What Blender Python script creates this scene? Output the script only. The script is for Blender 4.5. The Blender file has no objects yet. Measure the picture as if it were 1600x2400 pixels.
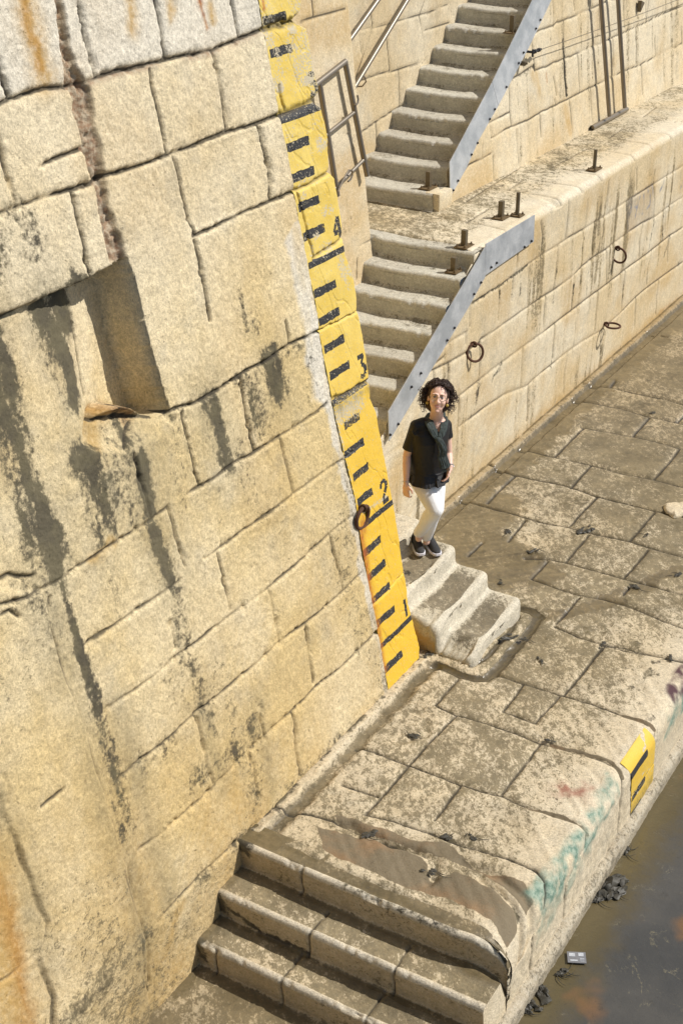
import bpy, bmesh, math, random
import numpy as np
from mathutils import Vector, Matrix
C = bpy.context.scene.collection
R = math.radians
# ------------------------------------------------------------------ camera, sky, sun
scene = bpy.context.scene
TH = math.atan(1772/3333.0)
cd = bpy.data.cameras.new("camera"); cam = bpy.data.objects.new("camera", cd); C.objects.link(cam)
cam.location = (0, 0, 6.5); cam.rotation_euler = (math.pi/2-TH, 0, 0)
cd.sensor_fit = 'VERTICAL'; cd.sensor_height = 36; cd.lens = 50.0; cd.clip_end = 500; cd.clip_start = .05
scene.camera = cam
AZ = math.atan2(2254, 3333/math.cos(TH))
UA = np.array([math.sin(AZ), math.cos(AZ), 0.]); WA = np.array([math.cos(AZ), -math.sin(AZ), 0.]); ZA = np.array([0, 0, 1.])
ORG = np.array([0.64452613, 9.69526302, 0.])
SUNV = 0.34*UA + 0.58*WA + 0.74*ZA; SUNV /= np.linalg.norm(SUNV)
world = bpy.data.worlds.new("World"); scene.world = world; world.use_nodes = True
nt = world.node_tree; bg = nt.nodes['Background']; sky = nt.nodes.new('ShaderNodeTexSky')
sky.sky_type = 'NISHITA'; sky.sun_disc = False
sky.sun_elevation = math.asin(SUNV[2]); sky.sun_rotation = math.atan2(SUNV[0], SUNV[1])
nt.links.new(sky.outputs[0], bg.inputs[0]); bg.inputs[1].default_value = 0.08
sl = bpy.data.lights.new("sun", 'SUN'); sl.energy = 4.5; sl.angle = R(.55); sl.color = (1, .95, .87)
so = bpy.data.objects.new("sun", sl); C.objects.link(so)
so.rotation_euler = Vector(SUNV).to_track_quat('Z', 'Y').to_euler()
scene.view_settings.view_transform = 'Standard'; scene.view_settings.look = 'None'
scene.view_settings.exposure = 0.0; scene.view_settings.gamma = 1.0
# ------------------------------------------------------------------ coordinates: u along the quay, w out of the walls, z up
fpx = 3333.; cT, sT = math.cos(TH), math.sin(TH)
CL = np.array([(-ORG)@UA, (-ORG)@WA, 6.5])
def world_of(P):
    P = np.asarray(P, float)
    return ORG + P[..., 0:1]*UA + P[..., 1:2]*WA + P[..., 2:3]*ZA
def W3(u, w, z): return Vector(ORG + u*UA + w*WA + z*ZA)
def hit(px, py, n, d):
    dx, dy = px-800, py-1200
    r = np.array([dx, fpx*cT-dy*sT, -(fpx*sT+dy*cT)])/fpx
    rl = np.array([r@UA, r@WA, r[2]]); n = np.array(n, float)
    return CL + (d-n@CL)/(n@rl)*rl
def gz(px, py, z=0.): return hit(px, py, (0, 0, 1), z)
def wl(px, py, w0, b=0., z0=0.): return hit(px, py, (0, 1, b), w0+b*z0)
# ------------------------------------------------------------------ numpy noise
rng = np.random.default_rng(7)
LAT = rng.random((8, 256, 256))
def vn(x, y, k=0):
    L = LAT[k % 8]; xi = np.floor(x).astype(int); yi = np.floor(y).astype(int)
    fx = x-xi; fy = y-yi; fx = fx*fx*(3-2*fx); fy = fy*fy*(3-2*fy)
    a = L[xi & 255, yi & 255]; b = L[(xi+1) & 255, yi & 255]; c = L[xi & 255, (yi+1) & 255]; d = L[(xi+1) & 255, (yi+1) & 255]
    return (a*(1-fx)+b*fx)*(1-fy)+(c*(1-fx)+d*fx)*fy
def fbm(x, y, o=4, k=0):
    s = 0; a = .5; t = 0
    for i in range(o):
        s = s+a*vn(x*2**i+13.7*i, y*2**i+7.1*i, k+i); t += a; a *= .55
    return s/t-.5
def sst(a, b, x):
    t = np.clip((x-a)/(b-a), 0, 1); return t*t*(3-2*t)
# ------------------------------------------------------------------ distance to polylines on a grid
def pline(A, S, lines, width):
    """strength 0..1 of the nearest of several polylines; each is (points, width_factor)"""
    out = np.zeros(A.shape)
    for pts, wf in lines:
        w = width*wf; m = w*3
        for (x0, y0), (x1, y1) in zip(pts[:-1], pts[1:]):
            sel = (A > min(x0, x1)-m) & (A < max(x0, x1)+m) & (S > min(y0, y1)-m) & (S < max(y0, y1)+m)
            if not sel.any(): continue
            a = A[sel]; s = S[sel]; dx, dy = x1-x0, y1-y0; q = dx*dx+dy*dy+1e-12
            t = np.clip(((a-x0)*dx+(s-y0)*dy)/q, 0, 1)
            d = np.hypot(a-x0-t*dx, s-y0-t*dy)/w
            out[sel] = np.maximum(out[sel], np.exp(-d*d))
    return out
def inpoly(A, S, poly):
    r = np.zeros(A.shape, bool); n = len(poly)
    for i in range(n):
        x0, y0 = poly[i]; x1, y1 = poly[(i+1) % n]
        if y0 == y1: continue
        c = ((y0 > S) != (y1 > S)) & (A < (x1-x0)*(S-y0)/(y1-y0)+x0); r ^= c
    return r
def blur(M, n=2):
    M = M.astype(float)
    for _ in range(n):
        M = (np.vstack([M[:1], M[:-1]])+M+np.vstack([M[1:], M[-1:]]))/3
        M = (np.hstack([M[:, :1], M[:, :-1]])+M+np.hstack([M[:, 1:], M[:, -1:]]))/3
    return M
def blocks(j, st=3, thr=.22, seed=1):
    """random value -1..1 per masonry block, found by filling the areas between the joints"""
    n0, n1 = j.shape[0]//st*st, j.shape[1]//st*st
    m = j[:n0, :n1].reshape(n0//st, st, n1//st, st).max((1, 3)) < thr
    lab = np.where(m, np.arange(m.size).reshape(m.shape)+1, 0)
    for it in range(260):
        p = np.pad(lab, 1); l2 = np.maximum.reduce([lab, p[2:, 1:-1], p[:-2, 1:-1], p[1:-1, 2:], p[1:-1, :-2]])*m
        if (l2 == lab).all(): break
        lab = l2
    v = np.random.default_rng(seed).random(m.size+2)*2-1; v[0] = 0
    o = np.zeros(j.shape); big = np.kron(v[lab], np.ones((st, st))); o[:n0, :n1] = big; o[n0:] = o[n0-1:n0]; o[:, n1:] = o[:, n1-1:n1]
    return blur(o, 2)
# ------------------------------------------------------------------ object helpers
def link(o, parent=None):
    C.objects.link(o)
    if parent is not None: o.parent = parent
    return o
def tag(o, label=None, cat=None, group=None, kind=None):
    if label: o['label'] = label
    if cat: o['category'] = cat
    if group: o['group'] = group
    if kind: o['kind'] = kind
    return o
def thing(name, label, cat, loc, group=None):
    o = bpy.data.objects.new(name, None); C.objects.link(o); o.location = loc; o.empty_display_size = .1
    return tag(o, label, cat, group)
def gridmesh(name, P, mat, attrs=None, parent=None, keep=None, flip=False):
    """P: (na, ns, 3) in u,w,z. One quad-grid mesh with float attributes"""
    na, ns = P.shape[:2]; co = world_of(P.reshape(-1, 3))
    off = np.zeros(3)
    if parent is not None: off = np.array(parent.location)
    co = co-off
    idx = np.arange(na*ns).reshape(na, ns)
    q = np.stack([idx[:-1, :-1], idx[1:, :-1], idx[1:, 1:], idx[:-1, 1:]], -1)
    if flip: q = q[..., ::-1]
    q = q.reshape(-1, 4)
    if keep is not None:
        kq = (keep[:-1, :-1] & keep[1:, :-1] & keep[1:, 1:] & keep[:-1, 1:]).reshape(-1); q = q[kq]
    me = bpy.data.meshes.new(name)
    me.vertices.add(len(co)); me.vertices.foreach_set('co', co.astype(np.float32).ravel())
    me.loops.add(len(q)*4); me.loops.foreach_set('vertex_index', q.astype(np.int32).ravel())
    me.polygons.add(len(q)); me.polygons.foreach_set('loop_start', np.arange(0, len(q)*4, 4, dtype=np.int32))
    me.polygons.foreach_set('use_smooth', np.ones(len(q), bool))
    me.update(calc_edges=True)
    for k, v in (attrs or {}).items():
        at = me.attributes.new(k, 'FLOAT', 'POINT'); at.data.foreach_set('value', np.clip(np.broadcast_to(v, (na, ns)), -5, 5).astype(np.float32).ravel())
    me.materials.append(mat)
    return link(bpy.data.objects.new(name, me), parent)
def gridnormal(P):
    du = np.gradient(P, axis=0); dv = np.gradient(P, axis=1)
    n = np.cross(du, dv); return n/(np.linalg.norm(n, axis=-1, keepdims=True)+1e-12)
class MB:
    """collects simple shapes in world space into one mesh"""
    def __init__(s): s.bm = bmesh.new()
    def box(s, c, ax, ay, az, sx, sy, sz, bev=0.):
        r = bmesh.ops.create_cube(s.bm, size=1.0); vs = r['verts']
        M = Matrix((Vector(ax)*sx, Vector(ay)*sy, Vector(az)*sz)).transposed().to_4x4(); M.translation = Vector(c)
        bmesh.ops.transform(s.bm, matrix=M, verts=vs)
        if bev > 0:
            es = list({e for v in vs for e in v.link_edges})
            bmesh.ops.bevel(s.bm, geom=es, offset=bev, segments=2, affect='EDGES', profile=.6)
        return s
    def tube(s, pts, r, n=10, cap=True, closed=False, radii=None):
        pts = [Vector(p) for p in pts]; N = len(pts); rings = []
        prev = None
        for i, p in enumerate(pts):
            if closed: t = pts[(i+1) % N]-pts[i-1]
            else: t = pts[min(i+1, N-1)]-pts[max(i-1, 0)]
            t.normalize()
            if prev is None:
                x = t.orthogonal().normalized()
            else:
                x = (prev-t*prev.dot(t)).normalized()
            prev = x; y = t.cross(x); rr = radii[i] if radii else r
            rings.append([s.bm.verts.new(p+(x*math.cos(a)+y*math.sin(a))*rr) for a in [2*math.pi*k/n for k in range(n)]])
        m = N if closed else N-1
        for i in range(m):
            A, B = rings[i], rings[(i+1) % N]
            off = 0
            if closed and i == N-1:
                off = min(range(n), key=lambda o: (A[0].co-B[o].co).length)
            for k in range(n):
                s.bm.faces.new((A[k], A[(k+1) % n], B[(k+1+off) % n], B[(k+off) % n]))
        if cap and not closed:
            s.bm.faces.new(rings[0][::-1]); s.bm.faces.new(rings[-1])
        return s
    def prism(s, pts, thick):
        """pts: world polygon, extruded by vector thick"""
        a = [s.bm.verts.new(Vector(p)) for p in pts]; b = [s.bm.verts.new(Vector(p)+Vector(thick)) for p in pts]; n = len(a)
        s.bm.faces.new(a[::-1]); s.bm.faces.new(b)
        for i in range(n): s.bm.faces.new((a[i], a[(i+1) % n], b[(i+1) % n], b[i]))
        return s
    def ball(s, c, r, seg=10, sc=(1, 1, 1)):
        q = bmesh.ops.create_uvsphere(s.bm, u_segments=seg, v_segments=max(6, seg//2+2), radius=r)
        bmesh.ops.transform(s.bm, matrix=Matrix.Translation(Vector(c)) @ Matrix.Diagonal((*sc, 1)), verts=q['verts']); return s
    def build(s, name, mat, parent=None, smooth=True):
        bmesh.ops.recalc_face_normals(s.bm, faces=s.bm.faces)
        me = bpy.data.meshes.new(name)
        if parent is not None: bmesh.ops.translate(s.bm, verts=s.bm.verts, vec=-parent.matrix_basis.translation)
        s.bm.to_mesh(me); s.bm.free(); me.materials.append(mat)
        if smooth:
            me.polygons.foreach_set('use_smooth', [True]*len(me.polygons))
            me.set_sharp_from_angle(angle=R(40))
        return link(bpy.data.objects.new(name, me), parent)
# ------------------------------------------------------------------ materials
class NT:
    def __init__(s, name):
        s.m = bpy.data.materials.new(name); s.m.use_nodes = True; s.t = s.m.node_tree
        s.b = s.t.nodes['Principled BSDF']; s.tc = s.t.nodes.new('ShaderNodeNewGeometry').outputs['Position']
    def n(s, typ, **k):
        o = s.t.nodes.new(typ)
        for a, v in k.items(): setattr(o, a, v)
        return o
    def set(s, sock, v):
        if isinstance(v, bpy.types.NodeSocket): s.t.links.new(v, sock)
        elif isinstance(v, (tuple, list)) and len(v) == 3 and sock.type == 'RGBA': sock.default_value = (*v, 1)
        else: sock.default_value = v
    def attr(s, name): return s.n('ShaderNodeAttribute', attribute_name=name).outputs['Fac']
    def math(s, op, a, b=0., c=None, clamp=False):
        o = s.n('ShaderNodeMath', operation=op, use_clamp=clamp); s.set(o.inputs[0], a); s.set(o.inputs[1], b)
        if c is not None: s.set(o.inputs[2], c)
        return o.outputs[0]
    def noise(s, scale, detail=4, rough=.6, vec=None, dist=0.):
        o = s.n('ShaderNodeTexNoise'); s.set(o.inputs['Vector'], vec or s.tc); s.set(o.inputs['Scale'], scale)
        s.set(o.inputs['Detail'], detail); s.set(o.inputs['Roughness'], rough); s.set(o.inputs['Distortion'], dist); return o.outputs['Fac']
    def vor(s, scale, vec=None, feature='F1'):
        o = s.n('ShaderNodeTexVoronoi', feature=feature); s.set(o.inputs['Vector'], vec or s.tc); s.set(o.inputs['Scale'], scale); return o.outputs['Distance']
    def ramp(s, f, lo, hi, a=0., b=1.):
        o = s.n('ShaderNodeMapRange', interpolation_type='SMOOTHSTEP'); s.set(o.inputs[0], f)
        for i, v in enumerate((lo, hi, a, b)): s.set(o.inputs[i+1], v)
        return o.outputs[0]
    def mix(s, f, a, b, mode='MIX'):
        o = s.n('ShaderNodeMix', data_type='RGBA', blend_type=mode); s.set(o.inputs[0], f); s.set(o.inputs[6], a); s.set(o.inputs[7], b); return o.outputs[2]
    def rotvec(s, ang, scale):
        o = s.n('ShaderNodeMapping'); s.set(o.inputs['Vector'], s.tc); o.inputs['Rotation'].default_value = (0, 0, ang); o.inputs['Scale'].default_value = scale; return o.outputs[0]
    def bump(s, h, strength, dist, nrm=None):
        o = s.n('ShaderNodeBump'); s.set(o.inputs['Height'], h); s.set(o.inputs['Strength'], strength); s.set(o.inputs['Distance'], dist)
        if nrm is not None: s.t.links.new(nrm, o.inputs['Normal'])
        return o.outputs[0]
    def out(s, col, rough=.9, nrm=None, **k):
        s.set(s.b.inputs['Base Color'], col); s.set(s.b.inputs['Roughness'], rough)
        if nrm is not None: s.set(s.b.inputs['Normal'], nrm)
        for a, v in k.items(): s.set(s.b.inputs[a.replace('_', ' ')], v)
        return s.m
def simple(name, col, rough=.6, metal=0., var=.15, scale=30, bump=.0):
    t = NT(name); f = t.noise(scale, 5, .65)
    c = t.mix(f, tuple(x*(1-var*1.6) for x in col), tuple(min(1, x*(1+var*1.6)) for x in col))
    nr = t.bump(f, bump, .004) if bump else None
    return t.out(c, rough, nr, Metallic=metal)
def stone(name, c1, c2, grey=(.36, .35, .30), dirtcol=(.235, .185, .10), dirtcol2=(.14, .115, .065), grain=1., wetmul=1.):
    t = NT(name)
    big = t.noise(1.1, 4, .6); mid = t.noise(6, 5, .6); g1 = t.noise(55, 4, .7); g2 = t.noise(150, 3, .7)
    tone = t.attr('tone')
    f = t.math('ADD', t.ramp(big, .32, .68), t.math('MULTIPLY', t.math('SUBTRACT', mid, .5), .8))
    f = t.math('ADD', f, tone, clamp=True)
    col = t.mix(f, c1, c2)
    col = t.mix(t.attr('wht'), col, (.74, .69, .585))                       # lime-washed, bleached stone
    col = t.mix(t.math('MULTIPLY', t.ramp(t.noise(3.1, 5, .62), .5, .78), .35), col, grey)
    # grain and pits
    m2 = t.noise(17, 5, .7); col = t.mix(1., col, t.ramp(m2, .3, .7, 1-.13*grain, 1+.10*grain), 'MULTIPLY')
    gf = t.ramp(g1, .3, .7, 1-.21*grain, 1+.17*grain); col = t.mix(1., col, gf, 'MULTIPLY')
    gf2 = t.ramp(g2, .28, .72, 1-.22*grain, 1+.18*grain); col = t.mix(1., col, gf2, 'MULTIPLY')
    pit = t.ramp(t.noise(34, 4, .62, vec=t.rotvec(.7, (1, 1, 1.3))), .66, .74)
    col = t.mix(t.math('MULTIPLY', pit, .35*grain), col, (.12, .10, .07))
    # rust, algae
    brk = t.noise(26, 6, .72)
    rs = t.math('MULTIPLY', t.attr('rst'), t.ramp(brk, .25, .6, .45, 1.)); col = t.mix(rs, col, t.mix(t.ramp(brk, .4, .6), (.50, .22, .05), (.26, .075, .02)))
    och = t.math('MULTIPLY', t.attr('och'), t.ramp(brk, .3, .6, .5, 1.)); col = t.mix(och, col, (.50, .31, .09))
    bl = t.attr('blk'); blf = t.ramp(t.math('ADD', t.math('MULTIPLY', bl, 1.25), t.math('MULTIPLY', t.math('SUBTRACT', brk, .5), 2.5)), .30, .92)
    col = t.mix(t.math('MULTIPLY', blf, .92), col, t.mix(t.ramp(mid, .4, .6), (.032, .030, .026), (.085, .075, .045)))
    # dirt and algae film with brushed, patchy edges
    v = t.rotvec(AZ+.5, (1, .66, 1)); d1 = t.noise(21, 9, .78, vec=v, dist=.5); d2 = t.noise(70, 5, .78, vec=v); d0 = t.noise(4.5, 5, .65, vec=v)
    dm = t.math('ADD', t.math('MULTIPLY', d1, .6), t.math('MULTIPLY', d2, .4))
    dr = t.math('MULTIPLY', t.attr('drt'), t.ramp(d0, .3, .7, .72, 1.25)); col = t.mix(t.math('MULTIPLY', dr, .42, clamp=True), col, (.36, .29, .18)); thr = t.math('SUBTRACT', .605, t.math('MULTIPLY', dr, .185))
    df = t.ramp(t.math('SUBTRACT', dm, thr), -.022, .026)
    df = t.math('MULTIPLY', df, t.ramp(dr, .02, .3))
    dc = t.mix(t.ramp(d1, .35, .62), dirtcol, dirtcol2)
    col = t.mix(t.math('MULTIPLY', df, .78), col, dc)
    col = t.mix(t.math('MULTIPLY', dr, .9, clamp=True), col, t.mix(1., col, t.ramp(t.noise(3.3, 7, .7), .3, .72, .72, 1.28), 'MULTIPLY'))
    col = t.mix(t.math('MULTIPLY', t.attr('grm'), t.ramp(brk, .2, .7, .45, 1.)), col, (.17, .15, .095))
    mudf = t.ramp(t.math('ADD', t.attr('mud'), t.math('MULTIPLY', t.math('SUBTRACT', brk, .5), .7)), .42, .58)
    col = t.mix(t.math('MULTIPLY', mudf, .93), col, t.mix(t.ramp(t.noise(1.7, 6, .62), .47, .66), (.185, .15, .098), (.275, .175, .095)))
    col = t.mix(t.attr('teal'), col, t.mix(t.ramp(brk, .35, .65), (.13, .22, .17), (.36, .44, .35)))
    col = t.mix(t.attr('red'), col, (.30, .09, .06))
    col = t.mix(t.attr('pur'), col, (.10, .055, .06))
    col = t.mix(t.attr('blue'), col, (.17, .22, .32))
    col = t.mix(t.attr('pink'), col, t.mix(t.ramp(brk, .4, .62), (.27, .165, .105), (.46, .39, .29)))
    jt = t.attr('jt'); col = t.mix(t.ramp(jt, .25, .95, 0, .88), col, (.055, .047, .035))
    wet = t.attr('wet'); col = t.mix(t.math('MULTIPLY', wet, .55*wetmul), col, t.mix(1., col, (.34, .29, .19), 'MULTIPLY'))
    rough = t.ramp(wet, .1, .9, .92, .27); rough = t.math('MAXIMUM', rough, t.math('MULTIPLY', t.math('SUBTRACT', 1, t.attr('mud')), .1))
    h = t.math('ADD', t.math('MULTIPLY', g1, .7), t.math('ADD', t.math('MULTIPLY', g2, .3), t.math('MULTIPLY', pit, -.7)))
    h = t.math('MULTIPLY', h, t.ramp(wet, .3, 1, 1, .08))
    return t.out(col, rough, t.bump(h, .95*grain, .011), Specular_IOR_Level=t.ramp(wet, .1, .8, .25, .6))
M_wallC = stone('pitted_limestone', (.67, .52, .268), (.75, .625, .395))
M_wallB = stone('smooth_limestone', (.67, .545, .345), (.74, .655, .49), grain=.8)
M_pave = stone('paving_limestone', (.64, .53, .355), (.72, .62, .45), grain=.9)
M_worn = stone('worn_step_stone', (.54, .48, .355), (.64, .58, .45), dirtcol=(.22, .18, .115), dirtcol2=(.12, .10, .065), grain=1.)
M_step = stone('concrete_steps', (.45, .43, .37), (.56, .545, .47), dirtcol=(.24, .215, .155), dirtcol2=(.15, .13, .095), grain=.9)
M_galv = None
def galv():
    t = NT('galvanised_steel'); a = t.noise(5, 5, .65); b = t.vor(45)
    c = t.mix(t.ramp(a, .35, .65), (.46, .49, .52), (.62, .64, .66)); c = t.mix(t.ramp(b, 0, 1, 0, .25), c, (.30, .33, .37))
    return t.out(c, t.ramp(a, .3, .7, .42, .6), None, Metallic=.45)
M_galv = galv()
M_rust = simple('rusty_iron', (.105, .05, .03), .85, .2, .45, 60, .6)
M_rail = simple('painted_steel_tube', (.27, .23, .185), .38, .75, .12, 12)
M_railw = simple('steel_tube_bright', (.27, .235, .19), .42, .6, .1, 12)
M_post = simple('weathered_post_steel', (.16, .13, .085), .6, .5, .3, 40, .3)
M_rustplate = simple('rusted_base_plate', (.16, .11, .055), .8, .3, .5, 50, .5)
M_bolt = simple('dark_bolt', (.05, .05, .055), .5, .6)
# ================================================================== THE GREAT LEFT WALL
BC = .19
def pc(pts, wf=1.): return ([tuple(wl(x, y, 0, BC)[[0, 2]]) for x, y in pts], wf)
JC = [pc(p) for p in [
 [(0,247),(33,230),(107,207),(158,204),(224,186),(281,166),(357,148),(388,140),(495,120),(561,92),(615,71),(640,62)],
 [(-260,590),(-120,530),(0,502),(38,487),(110,462),(219,431),(250,413),(327,390),(393,365),(460,340),(531,309),(602,291),(653,270),(680,262)],
 [(454,553),(500,536),(560,505),(633,474),(689,449),(710,440)],
 [(-420,930),(-200,828),(0,747),(100,705),(219,656),(301,607)],
 [(396,967),(430,950),(460,945),(517,912),(574,872),(620,850),(677,809),(752,775)],
 [(-60,1430),(60,1400),(146,1357),(201,1320),(270,1275),(344,1228),(396,1188)],
 [(442,1159),(499,1125),(545,1090),(597,1062),(649,1030),(700,998),(746,967),(769,947)],
 [(207,1509),(260,1475),(310,1440),(370,1400),(425,1360)], [(476,1314),(517,1285),(570,1245),(631,1205),(700,1150),(769,1102),(804,1079)],
 [(237,1676),(280,1640),(327,1612),(370,1578),(413,1541),(470,1500),(528,1452),(575,1420),(631,1377),(700,1320),(775,1251),(827,1211)],
 [(278,1827),(327,1786),(398,1732),(459,1673),(510,1633),(560,1590),(609,1550),(654,1507),(735,1446),(790,1400),(850,1343)],
 [(327,1990),(378,1959),(439,1903),(500,1847),(587,1755),(684,1668),(740,1612),(800,1566),(855,1510),(885,1480)],
 [(378,2153),(439,2087),(490,2036),(541,1990),(600,1930)],
 [(189,0),(204,87),(227,178)], [(365,0),(378,66),(390,138)], [(546,0),(556,50),(564,90)], [(0,143),(10,185),(25,228)],
 [(352,163),(358,210),(372,260),(384,320),(393,365)], [(500,120),(510,160),(520,214),(526,260),(533,309)],
 [(408,367),(420,410),(434,469),(442,510),(459,551)], [(607,291),(620,345),(633,398),(634,440),(635,474)],
 [(-4,320),(18,408),(38,475)], [(173,451),(184,500),(194,541),(205,600),(219,656)],
 [(457,566),(470,610),(477,653),(486,700),(494,750)], [(677,809),(678,790),(670,755)],
 [(565,886),(572,930),(580,975),(588,1010),(600,1062)], [(430,967),(440,1020),(453,1073),(462,1110),(471,1142)],
 [(396,1188),(406,1220),(413,1251),(425,1290),(436,1326)], [(511,1297),(525,1360),(540,1429)], [(718,1469),(725,1530),(735,1600)],
 [(631,1383),(642,1440),(654,1504)], [(402,1458),(409,1490),(416,1515)], [(316,1067),(335,1130),(356,1211)], [(775,1251),(782,1290),(795,1330),(805,1380)],
 [(459,1673),(475,1730),(485,1790),(500,1837)], [(607,1653),(612,1690),(622,1730)], [(684,1668),(692,1700),(695,1760),(707,1816)],
 [(582,1755),(595,1800),(607,1867)], [(-300,1050),(-170,1000),(-90,960)], [(660,1030),(676,1100),(690,1160)]]]
thin = [11, 12]
JC += [pc(p, 1.) for p in [
 [(138,1541),(150,1590),(168,1628),(188,1670),(204,1719),(208,1760),(219,1806),(240,1850),(255,1908),(275,1970),(293,2026),(290,2050),(300,2080),(306,2102),(315,2130),(327,2163),(330,2200),(332,2240),(350,2290),(367,2337)],
 [(120,1400),(112,1450),(128,1500),(138,1541)], [(0,1815),(14,1850),(10,1880)],
 [(30,1959),(45,2020),(66,2061),(75,2100),(88,2130),(107,2163),(100,2200),(82,2240),(100,2290),(122,2337),(122,2400)],
 [(300,2040),(318,2120),(350,2220),(370,2310)], [(0,1360),(25,1345),(50,1352),(80,1350)], [(230,740),(240,840),(250,930)], [(95,392),(110,380),(150,365),(195,348)],
 [(245,985),(300,975),(372,978)], [(300,1050),(315,1010),(330,990)], [(0,1440),(18,1430),(40,1445)], [(140,1850),(90,1890)], [(-40,2330),(20,2290),(80,2240)]]]
SEAM = [tuple(wl(x, y, 0, BC)[[0, 2]]) for x, y in [(128,-60),(135,0),(150,110),(158,190),(170,215),(185,290),(200,350),(212,400),(225,430),(240,500),(252,560),(262,615),(301,607),(285,560),(268,500),(250,425),(238,345),(222,275),(214,215),(196,180),(180,150),(165,90),(150,0),(143,-60)]]
GL = np.array([wl(x, y, 0, BC)[[0, 2]] for x, y in [(585,-140),(606,0),(619,73),(653,261),(688,446),(723,631),(747,750),(748,777),(778,937),(803,1056),(832,1171),(851,1305),(872,1416),(891,1515),(907,1603)]])
GR = np.array([wl(x, y, 0, BC)[[0, 2]] for x, y in [(700,-140),(708,-40),(713,0),(712,19),(700,46),(703,55),(723,67),(730,100),(737,150),(751,210),(743,232),(745,244),(758,256),(772,319),(774,379),(772,402),(788,418),(796,462),(804,510),(807,558),(813,600),(828,631),(837,686),(839,724),(847,750),(857,800),(868,884),(872,934),(887,968),(899,1037),(914,1113),(929,1201),(941,1266),(951,1347),(962,1416),(975,1469),(986,1515),(985,1538)]])
def curve(T): 
    o = np.argsort(T[:, 1]); return T[o, 1], T[o, 0]
gz_, gu_ = curve(GL); rz_, ru_ = curve(GR)
def uL(z): return np.interp(z, gz_, gu_)
def uR(z): return np.interp(z, rz_, ru_)
def seq(segs):
    """[(start, end, step), ...] -> ascending array"""
    a = [np.arange(s, e, st) for s, e, st in segs]; return np.concatenate(a+[[segs[-1][1]]])
def frameC(u, z, d): 
    k = 1/math.sqrt(1+BC*BC); return np.stack([u, np.where(z < 0, -.02*z, -BC*z)+d*k, z+d*BC*k], -1)
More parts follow.
